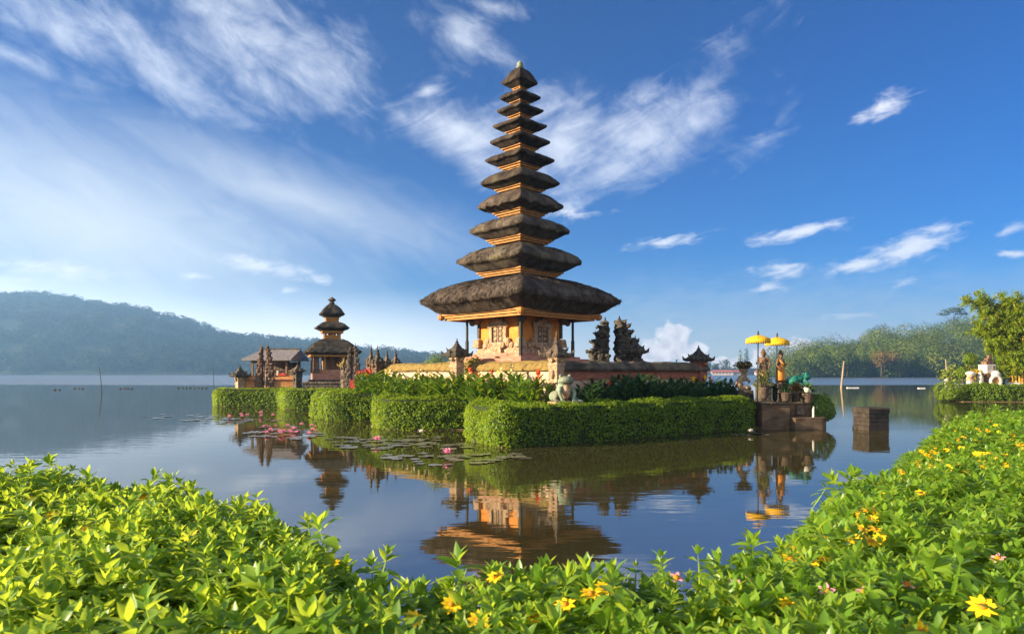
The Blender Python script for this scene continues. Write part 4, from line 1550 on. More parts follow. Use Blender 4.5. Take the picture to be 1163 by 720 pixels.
MB().box(tx(863), tx(897), -.1, 2.0, -1, .99).build('tall_block', M['terrace'], ter, bevel=.03)
MB().box(tx(897.2), tx(925), .1, 2.0, -1, .98).build('rear_block', M['terrace'], ter, bevel=.03)
st_ = []
for k in range(9):
    a = -PI / 2 + PI / 2 * k / 8
    st_.append((tx(930) + .32 * math.cos(a), -.12 + .32 * math.sin(a) + .0))
poly = [(tx(897.4), -.44)] + st_ + [(tx(930) + .32, 1.9), (tx(925.2), 1.9), (tx(925.2), .098), (tx(897.4), .098)]
MB().prism(poly, -1, .46).build('lower_step', M['terrace'], ter, bevel=.025)
MB().box(tx(862), tx(898), -.16, 2.05, .992, 1.06).build('top_slab', M['dark_stone'], ter, bevel=.015)
MB().box(tx(907), tx(917), -.0, .09, .55, .96).build('niche_stone', M['brown_stone'], ter, bevel=.02)
b = MB()
b.tube([(tx(925), -.12, .46), (tx(925), -.12, .90)], [.045, .045], 8)
b.build('white_post', M['pale_stone'], ter)


def pot(px, py_rim, py_foot, d, w, label, leafm, nleaf, lsize, plant_h, name='potted_plant', square=False):
    """A clay pot with its plant."""
    zf, zr_ = ZY(py_foot, d), ZY(py_rim, d)
    t = thing(name, (PX(px, d), d, zf), label, 'potted plant')
    h = zr_ - zf
    if square:
        b = MB().frustum(0, 0, 0, h * .85, w * .7, w * .7, w * .9, w * .9).frustum(0, 0, h * .85, h, w, w)
    else:
        b = MB().lathe([(w * .30, 0), (w * .36, .04), (w * .44, h * .6), (w * .46, h * .84), (w * .52, h * .86), (w * .52, h), (w * .44, h), (w * .42, h * .92)], seg=16)
    b.build('pot', M['terracotta'], t, bevel=.01)
    P_ = []
    k = nleaf
    a = RNG.random(k) * 2 * PI
    el_ = RNG.random(k) ** .7
    rr = plant_h * (.25 + .55 * RNG.random(k))
    p = np.stack([np.cos(a) * rr * (1 - .55 * el_) * .8, np.sin(a) * rr * (1 - .55 * el_) * .8, h + .03 + el_ * plant_h * (.4 + .6 * RNG.random(k))], axis=1)
    ax = unit(np.stack([np.cos(a), np.sin(a), .5 + el_], axis=1) + rand_unit(k) * .5)
    V, I = leaf_quads(p, ax, unit(rand_unit(k) + [0, 0, 1.0]), lsize * (.6 + .8 * RNG.random(k)), lsize * .34, .2)
    link('foliage', np_mesh('foliage', V, [I]), M[leafm], t)
    b = MB()
    for q in range(5):
        aa = q * 1.26
        b.tube([(0, 0, h * .85), (math.cos(aa) * plant_h * .2, math.sin(aa) * plant_h * .2, h + plant_h * .7)], [.012, .006], 5)
    b.build('stem', M['bark'], t)
    return t


pot(867.5, 440, 452.5, 26.9, .42, 'round clay pot with a leafy plant in front of the left guardian statue', 'bush_leaf', 160, .16, .75)
pot(892, 446, 456, 27.0, .55, 'wide clay pot with low trailing plant in the middle of the terrace', 'canna_shade_tone', 130, .13, .32)
pot(904, 445, 456, 27.3, .42, 'small pedestal pot with dry brown tuft below the green frog', 'rust_leaf', 110, .15, .38)
pot(917.5, 447, 457.5, 27.0, .46, 'clay pot with a spiky plant at the right end of the terrace', 'canna_shade_tone', 90, .24, .42)
rk = MB()
rk.ball((0, 0, .13), (.12, .10, .11), 8, 6).ball((.09, .02, .08), (.10, .08, .08), 8, 6).ball((-.07, .01, .20), (.07, .06, .06), 8, 6)
o = rk.build('white_rock', M['pale_stone'], remesh=.02, iters=2, loc=(PX(914.3, 26.95), 26.75, ZY(447, 26.75)))
tag(o, 'small white rock resting on the rim of the spiky pot', 'rock')


def pedestal(px, d, ztop, w, label):
    t = thing('statue_pedestal', (PX(px, d), d, .95), label, 'pedestal', rz=.15)
    h = ztop - .95
    MB().frustum(0, 0, -.05, h * .2, w * 1.2, w * 1.2).frustum(0, 0, h * .2, h * .8, w * .95, w * .95).frustum(0, 0, h * .8, h, w * 1.15, w * 1.15).build('block', M['dark_stone'], t, bevel=.02)
    return t


pedestal(867, 27.8, ZY(434, 27.8), .5, 'dark stone pedestal under the brown guardian statue')
pedestal(886.5, 27.9, ZY(436, 27.9), .5, 'dark stone pedestal under the orange-robed statue')


def guardian(px, py_top, py_foot, d, rz, label, cloth_m, crown_m='statue', arm=1):
    """A standing temple guardian: one continuous body, a tall crown, a wrapped cloth."""
    z0 = ZY(py_foot, d)
    h = ZY(py_top, d) - z0
    t = thing('guardian_statue', (PX(px, d), d, z0), label, 'statue', rz=rz)
    e = lambda x, y, z: (x * h, y * h, z * h)
    b = MB()
    for k in (-1, 1):
        b.tube([e(.075 * k, 0, .0), e(.075 * k, 0, .20), e(.06 * k, 0, .42)], [.05 * h, .052 * h, .075 * h], 8)
        b.ball(e(.08 * k, -.04, .025), e(.045, .085, .03), 8, 6)
    b.ball(e(0, 0, .44), e(.12, .09, .09), 12, 8)
    b.tube([e(0, 0, .42), e(0, -.005, .54), e(0, 0, .66), e(0, 0, .72)], [.10 * h, .085 * h, .11 * h, .06 * h], 10)
    b.tube([e(0, 0, .70), e(0, 0, .78)], [.04 * h, .04 * h], 8)
    b.ball(e(0, -.005, .81), e(.062, .068, .075), 12, 8)
    b.ball(e(0, -.07, .80), e(.014, .02, .02), 6, 4)
    for k in (-1, 1):
        b.ball(e(.064 * k, 0, .81), e(.014, .02, .03), 6, 4)
        b.ball(e(.115 * k, 0, .69), e(.05, .045, .05), 8, 6)
        el_ = e(.19 * k, .0, .54)
        ha = e(.12 * k, -.16, .60) if k == arm else e(.15 * k, -.10, .44)
        b.tube([e(.12 * k, 0, .68), el_, ha], [.042 * h, .036 * h, .028 * h], 8)
        b.ball(ha, e(.03, .032, .035), 8, 6)
    b.build('body', M['statue'], t, remesh=.016 * h, iters=2)
    c_ = MB().lathe([(.075 * h, .84 * h), (.082 * h, .87 * h), (.06 * h, .89 * h), (.066 * h, .92 * h), (.042 * h, .945 * h), (.028 * h, .975 * h), (.006 * h, h)], seg=10)
    c_.build('crown', M[crown_m], t)
    cl = MB().lathe([(.155 * h, .10 * h), (.16 * h, .12 * h), (.145 * h, .28 * h), (.128 * h, .42 * h), (.108 * h, .54 * h), (.10 * h, .55 * h)], seg=18, squash=.8)
    for i, v in enumerate(cl.v):
        a = math.atan2(v.y, v.x)
        f = 1 + .06 * math.sin(a * 9)
        v.x *= f
        v.y *= f
    cl.build('robe', M[cloth_m], t, smooth=True)
    s_ = MB()
    s_.tube([e(-.10, -.02, .70), e(-.02, -.105, .60), e(.10, -.06, .50)], [.022 * h] * 3, 8)
    s_.build('sash', M['statue' if cloth_m != 'orange_cloth' else 'orange_cloth'], t, smooth=True)
    return t


guardian(867, 395.5, 434, 27.8, -.3, 'brown stone guardian statue with tall crown under the left parasol', 'statue', arm=-1)
guardian(886.5, 397, 436, 27.9, .55, 'guardian statue wrapped in an orange robe under the right parasol', 'orange_cloth')


def parasol(px, d, py_top, py_rim, hw, z_foot, label, lean=0.0):
    t = thing('ceremonial_parasol', (PX(px, d), d, z_foot), label, 'parasol')
    zt, zr_ = ZY(py_top, d) - z_foot, ZY(py_rim, d) - z_foot
    R = hw * d / F
    MB().tube([(0, 0, -.1), (lean * .5, 0, zr_ * .5), (lean, 0, zt - .12)], [.028, .026, .022], 8).build('pole', M['column'], t, smooth=True)
    n, rings = 16, 6
    vs, fs = [], []
    zc = zt - .18
    for j in range(rings + 1):
        q = j / rings
        for i in range(n * 2):
            a = PI * i / n
            sc_ = 1 - (.035 if i % 2 else 0) * q
            r = R * (.03 + .97 * q) * sc_
            vs.append((lean + r * math.cos(a), r * math.sin(a), zc + (zr_ + .13 - zc) * (q ** 1.7)))
    m_ = n * 2
    for j in range(rings):
        for i in range(m_):
            fs.append((j * m_ + i, (j + 1) * m_ + i, (j + 1) * m_ + (i + 1) % m_, j * m_ + (i + 1) % m_))
    cn = link('canopy', new_mesh('canopy', vs, fs), M['yellow_cloth'], t)
    sd = cn.modifiers.new('cloth', 'SOLIDIFY')
    sd.thickness = .012
    vs, fs = [], []
    for i in range(m_ * 3):
        a = 2 * PI * i / (m_ * 3)
        for (rr, zz) in ((.985, .125), (1.03, .03 + .03 * math.sin(i * 2.1)), (1.0, -.02 - .05 * (i % 3 == 0))):
            vs.append((lean + R * rr * math.cos(a), R * rr * math.sin(a), zr_ + zz))
    k = m_ * 3
    for i in range(k):
        q = (i + 1) % k
        for j in range(2):
            fs.append((i * 3 + j, i * 3 + j + 1, q * 3 + j + 1, q * 3 + j))
    fg = link('fringe', new_mesh('fringe', vs, fs), M['yellow_cloth'], cn)
    sd = fg.modifiers.new('cloth', 'SOLIDIFY')
    sd.thickness = .01
    b = MB()
    for i in range(8):
        a = 2 * PI * i / 8
        b.tube([(lean, 0, zc - .05), (lean + R * .93 * math.cos(a), R * .93 * math.sin(a), zr_ + .12)], [.01, .007], 5)
    b.build('rib', M['pole_wood'], cn)
    MB().lathe([(.03, zt - .19), (.05, zt - .14), (.028, zt - .10), (.04, zt - .06), (.008, zt)], x=lean, seg=8).build('finial', M['dark_stone'], t)
    return t


parasol(860, 27.3, 375.5, 388.5, 13.2, .95, 'nearer yellow fringed parasol, left of the pair, on a dark pole', lean=.04)
parasol(881, 28.35, 378, 391, 12.9, .95, 'farther yellow fringed parasol, right of the pair, over the orange-robed statue', lean=.06)

# teal frog and its plinth
t = thing('statue_pedestal', (PX(905, 27.9), 27.9, .6), 'dark plinth under the teal frog statue', 'pedestal')
MB().frustum(0, 0, -.3, .95, .9, .7, .8, .6).frustum(0, 0, .95, ZY(437, 27.9) - .6, 1.0, .75).build('block', M['dark_stone'], t, bevel=.02)
tf = thing('teal_frog', (PX(906, 27.9), 27.9, ZY(437, 27.9)), 'crouching teal green frog statue at the right end of the island', 'statue', rz=0)
from mathutils import Euler
b = MB()
b.ball((-.10, 0, .20), (.40, .24, .17), 16, 10, Euler((0, math.radians(-16), 0)))
b.ball((.33, 0, .32), (.23, .2, .14), 14, 10, Euler((0, math.radians(-6), 0)))
for k in (-1, 1):
    b.ball((.30, .12 * k, .45), (.065, .06, .065), 8, 6)
    b.ball((-.28, .24 * k, .14), (.22, .09, .14), 10, 8, Euler((0, math.radians(-25), 0)))
    b.tube([(-.12, .28 * k, .05), (.1, .32 * k, .03), (.2, .34 * k, .03)], [.06, .045, .03], 6)
    b.tube([(.18, .19 * k, .22), (.27, .25 * k, .12), (.33, .24 * k, .02)], [.07, .05, .045], 6)
    b.tube([(.30, .24 * k, .03), (.46, .26 * k, .02)], [.04, .025], 6)
b.build('body', M['teal_frog'], tf, remesh=.02, iters=3)
MB().tube([(.26, -.2, .29), (.45, -.14, .30), (.54, 0, .30), (.45, .14, .30), (.26, .2, .29)], [.01] * 5, 6).build('mouth', M['dark_carving'], tf)

# round bush behind the terrace
V, I = crown_leaves([((0, 0, .45), (.55, .55, .62))], 2600, .09, shell=.9)
o = link('round_bush', np_mesh('round_bush', V, [I]), M['hedge_leaf'], loc=(PX(930, 28.2), 28.2, .25))
tag(o, 'small round clipped bush behind the right end of the terrace', 'bush')

# naga statue left of the parasols: a curling stone body that carries a leafy bowl
nd = 28.6
ng = thing('naga_statue', (PX(844.5, nd), nd, .95), 'grey stone serpent statue with a leafy bowl on its head, left of the parasols', 'statue')


def nzz(py):
    return ZY(py, nd) - .95


MB().frustum(0, 0, -.1, nzz(443), .75, .6, .65, .5).build('base_block', M['dark_stone'], ng, bevel=.02)
b = MB()
b.tube([(.30, 0, nzz(441)), (.12, -.05, nzz(443) + .08), (-.12, 0, nzz(441)), (-.20, 0, nzz(436)), (-.12, 0, nzz(430)), (.02, 0, nzz(426.5)), (.0, 0, nzz(422))], [.07, .11, .14, .15, .14, .12, .11], 10)
b.tube([(-.05, 0, nzz(431)), (.14, 0, nzz(430.5)), (.25, 0, nzz(433)), (.21, 0, nzz(435.5))], [.09, .08, .06, .03], 8)
b.ball((0, 0, nzz(420)), (.20, .18, .12), 10, 8)
b.build('body', M['carved_stone'], ng, remesh=.022, iters=2)
MB().lathe([(.10, nzz(420)), (.20, nzz(418.5)), (.33, nzz(415.5)), (.30, nzz(415.5)), (.2, nzz(417))], seg=14).build('bowl', M['dark_stone'], ng)
V, I = crown_leaves([((0, 0, nzz(414.5)), (.34, .32, .16))], 130, .13)
link('foliage', np_mesh('foliage', V, [I]), M['rust_leaf'], ng)

# the old stone stump in the water
sd_ = 26.9
st = thing('stone_stump', (PX(989, sd_), sd_, 0), 'square old stone pier rising from the water by itself', 'stone pier', rz=.22)
w = 27.5 * sd_ / F
b = MB()
for k in range(5):
    z0, z1 = -.6 if k == 0 else .16 * k, .16 * (k + 1) - .008
    q = .5 + random.uniform(-.012, .012)
    b.frustum(random.uniform(-.012, .012), 0, z0, z1, w * 2 * q * .97, w * 1.9 * q, rz=random.uniform(-.006, .006))
b.build('masonry', M['wet_stone'], st, bevel=.012)
MB().frustum(0, 0, .792, .87, w * 1.05, w * 1.02, w * .97, w * .92).build('cap_stone', M['wet_stone'], st, bevel=.025)

# bush seen over the wall right of the gate
t = thing('feathery_bush', (PX(759, 35), 35, .9), 'feathery bush showing above the shaded wall before the white cumulus', 'bush')
Vs, Is, off = [], [], 0
sb = MB()
for k in range(26):
    a = random.uniform(0, 2 * PI)
    el_ = random.uniform(.35, 1.35)
    ln = random.uniform(.6, 1.1)
    o_ = Vector((random.uniform(-.55, .6), random.uniform(-.4, .4), random.uniform(.9, 1.35)))
    dr = Vector((math.cos(a) * math.cos(el_), math.sin(a) * math.cos(el_), math.sin(el_)))
    pts = [o_ + dr * ln * q + Vector((0, 0, -.25 * q * q * ln)) for q in (0, .35, .7, 1)]
    sb.tube([(o_.x * .2, o_.y * .2, 0)] + pts, [.015, .012, .009, .006, .003], 5)
    n = 22
    tt = RNG.random(n)
    p = np.array([list(o_ + dr * ln * q + Vector((0, 0, -.25 * q * q * ln))) for q in tt])
    ax = unit(np.array([list(dr)] * n) * .5 + rand_unit(n))
    V, I = leaf_quads(p + ax * .06, ax, unit(rand_unit(n) + [0, 0, .8]), .14, .06)
    Vs.append(V)
    Is.append(I + off)
    off += len(V)
sb.build('stem', M['bark'], t)
link('foliage', np_mesh('foliage', np.concatenate(Vs), [np.concatenate(Is)]), M['bush_leaf'], t)
for (px, d, ztop, r, lb) in [(498, 30.8, 3.06, .62, 'bright green shrub showing over the sunlit wall left of the dark-capped pillar'), (537, 28.2, 2.92, .42, 'small bright shrub over the sunlit wall between pillar and tower')]:
    hh = ztop - .9
    t = thing('green_shrub', (PX(px, d), d, .9), lb, 'shrub')
    MB().tube([(0, 0, -.05), (.03, 0, hh * .4), (0, 0, hh * .8)], [.05, .04, .015], 6).build('stem', M['bark'], t)
    V, I = crown_leaves([((0, 0, hh - .55), (r, r, .58)), ((.1, 0, hh - 1.1), (r * .9, r * .9, .6))], 900, .11, shell=.4)
    link('foliage', np_mesh('foliage', V, [I]), M['lime_leaf'], t)

# ------------------------------------------------------------------ cannas along the walls


def canna(variant, leafm):
    """One canna: upright stems with broad paddle leaves and, on some, a flower head."""
    r = np.random.default_rng(50 + variant)
    Vs, Is, off = [], [], 0
    sb = MB()
    tops = []
    for s in range(4):
        ox, oy = r.uniform(-.16, .16, 2)
        h = r.uniform(.85, 1.2)
        lx, ly = r.uniform(-.12, .12, 2)
        sb.tube([(ox * .5, oy * .5, -.05), (ox + lx * .4, oy + ly * .4, h * .5), (ox + lx, oy + ly, h)], [.016, .014, .008], 5)
        tops.append((ox + lx, oy + ly, h))
        n = 8
        for k in range(n):
            q = .12 + .80 * k / n
            a = k * 2.4 + s * 1.1
            L = r.uniform(.30, .46) * (1.1 - .35 * q)
            W = L * r.uniform(.36, .46)
            el_ = math.radians(r.uniform(38, 72))
            base = np.array([ox + lx * q, oy + ly * q, h * q])
            d = np.array([math.cos(a) * math.cos(el_), math.sin(a) * math.cos(el_), math.sin(el_)])
            sd = np.array([-math.sin(a), math.cos(a), 0])
            nn = np.cross(sd, d)
            rows = [(0, .10), (.2, .75), (.45, 1.0), (.72, .75), (1, .02)]
            vv = []
            for (t_, w_) in rows:
                c_ = base + d * L * t_ - nn * 0 + np.array([math.cos(a), math.sin(a), -.6]) * L * .28 * t_ * t_
                for u in (-.5, 0, .5):
                    vv.append(c_ + sd * W * w_ * u + np.array([0, 0, 1]) * abs(u) * W * .35)
            Vs.append(np.array(vv))
            f = []
            for j in range(4):
                for i in range(2):
                    f.append((j * 3 + i, j * 3 + i + 1, j * 3 + i + 4, j * 3 + i + 3))
            Is.append(np.array(f) + off)
            off += 15
    fol = np_mesh('foliage', np.concatenate(Vs), [np.concatenate(Is)])
    for p_ in fol.polygons:
        p_.use_smooth = True
    fol.materials.append(M[leafm])
    sm = new_mesh('stem', sb.v, sb.f)
    sm.materials.append(M[leafm])
    heads = {}
    for c_ in ('red_petal', 'cream_petal', 'yellow_petal'):
        hv = []
        pos, ax = [], []
        for (x, y, z) in tops[:2]:
            for k in range(9):
                a = k * 2.4
                pos.append((x + .04 * math.cos(a), y + .04 * math.sin(a), z + .03 + .02 * k))
                ax.append((math.cos(a), math.sin(a), .8))
        V, I = leaf_quads(np.array(pos), np.array(ax), unit(r.normal(size=(len(pos), 3)) + [0, 0, 1]), .13, .075)
        hm_ = np_mesh('flower_head', V, [I])
        hm_.materials.append(M[c_])
        heads[c_] = hm_
    return fol, sm, heads


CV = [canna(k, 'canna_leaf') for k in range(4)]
CD = [canna(k + 4, 'canna_shade_tone') for k in range(4)]


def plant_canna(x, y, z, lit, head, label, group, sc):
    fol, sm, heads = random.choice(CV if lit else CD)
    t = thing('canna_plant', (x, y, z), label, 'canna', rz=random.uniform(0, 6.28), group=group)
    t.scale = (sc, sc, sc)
    link('foliage', fol, None, t)
    link('stem', sm, None, t)
    if head:
        link('flower_head', heads[head], None, t)


# sunlit rows in front of the left wall, two deep; positions by photo column and distance
wdir = (L0 - N0).normalized()
wn_out = Vector((-wdir.y, wdir.x))
if wn_out.y > 0:
    wn_out = -wn_out
ln_w = (L0 - N0).length
for row, (o_, n_) in enumerate([(.75, 30), (1.3, 27)]):
    for k in range(n_):
        q = (k + .5) / n_ * 1.02 - .03
        p = N0 + wdir * ln_w * q + wn_out * (o_ + random.uniform(-.15, .15))
        if -1.6 < p.x < .2 and p.y < 25.2 and row == 1:
            continue
        if abs(p.x - FX) < .7 and abs(p.y - FY) < .9:
            continue
        red = (row == 0 and random.random() < .20) or q > .93
        cream = not red and random.random() < .28
        lb = ('red-flowered canna in the sunlit bed before the left wall' if red else 'cream-flowered canna in the sunlit bed before the left wall' if cream else 'broad-leaved green canna in the sunlit bed before the left wall')
        gp = 'red cannas in the sunlit bed' if red else 'cream cannas in the sunlit bed' if cream else 'green cannas in the sunlit bed'
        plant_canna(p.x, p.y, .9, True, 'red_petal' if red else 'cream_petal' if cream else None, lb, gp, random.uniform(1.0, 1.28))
# shaded bed in front of the right wall
wd2 = (R0 - N0).normalized()
wo2 = Vector((wd2.y, -wd2.x))
l2 = (R0 - N0).length
for row, (o_, n_) in enumerate([(.6, 24), (1.15, 22)]):
    for k in range(n_):
        q = (k + .5) / n_ * 1.08 + .04
        p = N0 + wd2 * l2 * q + wo2 * (o_ + random.uniform(-.12, .12))
        if (Vector((FX, FY)) - p).length < .85:
            continue
        fl_ = 'yellow_petal' if (row == 0 and k in (17, 19)) else 'red_petal' if (row == 0 and k in (4, 11, 21)) else None
        big = .72 < 0 or (.25 < q < .5)
        lb = ('red-flowered canna in the shaded bed before the right wall' if fl_ == 'red_petal' else 'yellow-flowered canna in the shaded bed before the right wall' if fl_ else 'shade-toned broad-leaved canna in the shaded bed before the right wall')
        gp = {'red_petal': 'red cannas in the shaded bed', 'yellow_petal': 'yellow cannas in the shaded bed', None: 'dark cannas in the shaded bed'}[fl_]
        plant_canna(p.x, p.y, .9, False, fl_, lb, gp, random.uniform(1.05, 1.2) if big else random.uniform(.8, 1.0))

# ------------------------------------------------------------------ lily pads and lotus flowers


def pad_mesh(k):
    r = random.Random(k)
    n = 14
    vs = [(0, 0, .004)]
    for i in range(n + 1):
        a = .18 + (2 * PI - .36) * i / n
        rr = 1 + r.uniform(-.06, .06)
        vs.append((math.cos(a) * rr, math.sin(a) * rr, .012 + r.uniform(0, .03)))
    fs = [(0, i, i + 1) for i in range(1, n + 1)]
    me_ = new_mesh('lily_pad', vs, fs)
    for p_ in me_.polygons:
        p_.use_smooth = True
    me_.materials.append(M['pad'])
    return me_


PM = [pad_mesh(k) for k in range(5)]


def wpt(px, py):
    d = CAM_H * F / (py - HZ)
    return PX(px, d), d


clusters = [  # px, py, half width px, half height px, count, group, label
    (265, 477, 55, 5, 46, 'lily pads in the farther patch', 'grey-green lily pad floating in the far patch left of the hedge'),
    (325, 492, 45, 9, 44, 'lily pads round the pink lotus patch', 'lily pad floating among the dense pink lotus flowers'),
    (215, 473, 60, 3, 16, 'scattered lily pads at the outer left edge', 'scattered lily pad at the outer left edge of the pads'),
    (410, 503, 45, 8, 40, 'lily pads below the stepped hedge', 'broad lily pad floating below the stepped hedge'),
    (490, 503, 55, 8, 44, 'lily pads before the hedge corner', 'broad lily pad floating just before the front hedge corner'),
    (480, 522, 65, 7, 26, 'nearest lily pads', 'lily pad in the loose patch nearest the foreground plants'),
    (560, 520, 40, 8, 14, 'lily pads in the hedge reflection', 'lily pad lying in the dark reflection of the front hedge'),
    (850, 494, 22, 2, 8, 'lily pads at the right hedge end', 'lily pad round the white lotus at the right end of the hedge')]
for (px, py, hw, hh, n_, gp, lb) in clusters:
    for k in range(int(n_ * .8)):
        a, q = random.uniform(0, 2 * PI), math.sqrt(random.random())
        x, y = wpt(px + hw * q * math.cos(a), py + hh * q * math.sin(a))
        if poly_dist([(x, y)], main_island)[0] > -.15 or poly_dist([(x, y)], temple_island)[0] > -.15:
            continue
        o = link('lily_pad', random.choice(PM), None, None, (x, y, .002 + .0007 * (k % 12)))
        s = random.uniform(.11, .29)
        o.scale = (s, s, .5)
        o.rotation_euler = (random.uniform(-.02, .02), random.uniform(-.02, .02), random.uniform(0, 6.28))
        tag(o, lb, 'lily pad', gp)


def lotus_mesh(name, m):
    pos, ax, nr, L = [], [], [], []
    for ring, (el_, n_, l_) in enumerate([(20, 9, .17), (48, 8, .16), (74, 6, .14)]):
        for k in range(n_):
            a = 2 * PI * (k + .5 * ring) / n_
            e_ = math.radians(el_)
            d = np.array([math.cos(a) * math.cos(e_), math.sin(a) * math.cos(e_), math.sin(e_)])
            pos.append(d * l_ * .5 + [0, 0, .05])
            ax.append(d)
            nr.append([-math.cos(a) * math.sin(e_), -math.sin(a) * math.sin(e_), math.cos(e_)])
            L.append(l_)
    V, I = leaf_quads(np.array(pos), np.array(ax), np.array(nr), np.array(L), .075, .2)
    me_ = np_mesh(name, V, [I])
    me_.materials.append(m)
    return me_


LP_, LW_ = lotus_mesh('lotus_flower', M['pink']), lotus_mesh('lotus_flower', M['white_petal'])
for (px, py, s, mesh_, lb, gp) in [(296, 472, 1.2, LP_, 'pink lotus flower in the far lily patch left of the hedge', 'pink lotus at the far patch'), (428, 504, 1.25, LP_, 'lone pink lotus flower below the stepped hedge', None),
                                   (508, 520, 1.3, LP_, 'bright pink lotus flower nearest the foreground plants', None), (478, 494, 1.0, LW_, 'pale lotus flower at the foot of the hedge corner', None),
                                   (852.5, 493.5, 1.0, LW_, 'white lotus flower alone at the right end of the front hedge', None)]:
    x, y = wpt(px, py)
    o = link('lotus_flower', mesh_, None, None, (x, y, .03))
    o.scale = (s, s, s)
    tag(o, lb, 'lotus flower', gp)
for k in range(26):
    a, q = random.uniform(0, 2 * PI), math.sqrt(random.random())
    x, y = wpt(328 + 34 * q * math.cos(a), 490 + 8 * q * math.sin(a))
    o = link('lotus_flower', LP_, None, None, (x, y, .03))
    s = random.uniform(.5, .9)
    o.scale = (s, s, s)
    tag(o, 'pink lotus flower in the dense pink patch on the lake', 'lotus flower', 'lotus flowers in the dense pink patch')
for k in range(7):
    a, q = random.uniform(0, 2 * PI), math.sqrt(random.random())
    x, y = wpt(283 + 40 * q * math.cos(a), 474 + 3 * q * math.sin(a))
    o = link('lotus_flower', LP_, None, None, (x, y, .03))
    o.scale = (.9, .9, .9)
    tag(o, 'pink lotus flower in the far lily patch left of the hedge', 'lotus flower', 'pink lotus at the far patch')

# ------------------------------------------------------------------ poles and floats on the lake


def stick(px0, py0, px1, py1, r, label, m='pole_wood', bend=0.0):
    d = CAM_H * F / (py0 - HZ)
    a = Vector((PX(px0, d), d, 0))
    top = Vector((PX(px1, d), d, ZY(py1, d))) - a
    t = MB().tube([(-top.x * .1, 0, -.8), (0, 0, 0), (top.x * .5 + bend, 0, top.z * .5), (top.x, 0, top.z)], [r, r, r * .85, r * .55], 7).build('lake_pole', M[m], smooth=True, loc=a)
    tag(t, label, 'pole')


stick(955.5, 441, 958.5, 410, .16, 'leaning bare wooden pole in the lake between the terrace and the wooded hill')
stick(115.5, 446, 112.5, 417, .055, 'thin dark stick standing in the lake before the hazy hill', 'column', bend=.05)
stick(243, 441, 242, 419, .05, 'thin stick at the left end of the small temple islet hedge', 'column')
stick(1077, 447, 1074, 408, .085, 'slim pointed pole beside the round bush of the right islet')
for (px0, px1, py, m, lb) in [(60, 68, 443, 'black_plastic', 'short dark float line far left on the lake'), (82, 96, 441.5, 'black_plastic', 'dark float line left of the thin stick'), (134, 152, 441.6, 'black_plastic', 'dark float line just right of the thin stick'),
                             (200, 236, 441, 'black_plastic', 'long float line left of the small temple islet'), (962, 975, 440.5, 'white_float', 'pale floating plank right of the leaning pole'), (1043, 1050, 441, 'white_float', 'small pale float under the wooded hill reflection')]:
    d = CAM_H * F / (py - HZ)
    xa, xb = PX(px0, d), PX(px1, d)
    b = MB()
    n_ = max(2, int((xb - xa) / .55))
    for k in range(n_):
        x = (k + .5) / n_ * (xb - xa) - (xb - xa) / 2
        if m == 'white_float':
            b.frustum(x, 0, -.03, .10, (xb - xa) / n_ * .97, .4)
        else:
            b.ball((x, .2 * math.sin(k * 1.7), .02), (.20, .16, .12), 8, 6)
    if m == 'black_plastic':
        b.tube([(-(xb - xa) / 2, 0, .01), ((xb - xa) / 2, 0, .01)], [.03, .03], 5)
    o = b.build('float_line', M[m], loc=((xa + xb) / 2, d, 0))
    tag(o, lb, 'float')

# ------------------------------------------------------------------ the right islet
DI = 54.0
islet = [(PX(1063, DI), DI - .2), (PX(1092, 52.5), 52.3), (PX(1180, 52), 51.6), (PX(1320, 54), 53), (60, 66), (50, 68), (PX(1075, 60), 60)]
MB().prism(shrink(islet, .5), -1.5, .05).build('right_islet_bank', M['bank_edge'])['kind'] = 'structure'
MB().prism(shrink(islet, 1.0), .0, .95, shrink(islet, 1.6)).build('right_islet_ground', M['grass'])['kind'] = 'structure'
V, I = crown_leaves([((0, 0, .72), (1.02, .95, .75)), ((0, 0, .3), (.95, .9, .5))], 3600, .12, shell=.9)
o = link('round_bush', np_mesh('round_bush', V, [I]), M['lime_leaf'], loc=(PX(1078.5, 53.6), 53.6, .12))
tag(o, 'big rounded yellow-green bush at the left tip of the right islet', 'bush')
hedge('islet_hedge', [(PX(1092.5, 53), 53.0), (PX(1136, 52.6), 52.4), (PX(1250, 52.4), 52.0), (PX(1250, 54), 53.9), (PX(1092.5, 54.4), 54.4)], .1, 1.3, 'loose rounded hedge along the front of the right islet', seed=9, dens=260, leaf=.12, r=.5, lump=.16)

# statues and stones on the islet
ds = 54.8


def isl(px, py):
    return Vector((PX(px, ds), ds, ZY(py, ds)))


k_ = ds / F


def rock_on(name, px, py_mid, hw, hh, label, m, cat='rock', extra=None):
    """A rounded stone whose foot goes down to the islet's ground."""
    c_ = isl(px, py_mid)
    b = MB()
    rx, rz_ = hw * k_, hh * k_
    b.ball((0, 0, c_.z - .9), (rx, rx * .85, rz_), 12, 8)
    b.ball((rx * .2, 0, c_.z - .9 - rz_ * .6), (rx * .9, rx * .8, rz_ * .8), 10, 6)
    zlow = c_.z - .9 - rz_
    if zlow > .05:
        b.frustum(0, 0, -.1, zlow + rz_ * .6, rx * 1.3, rx * 1.2, rx * .9, rx * .9)
    if extra:
        extra(b, c_.z - .9, rx, rz_)
    t = b.build(name, M[m], loc=(c_.x, c_.y, .9), remesh=.05, iters=3)
    return tag(t, label, cat)


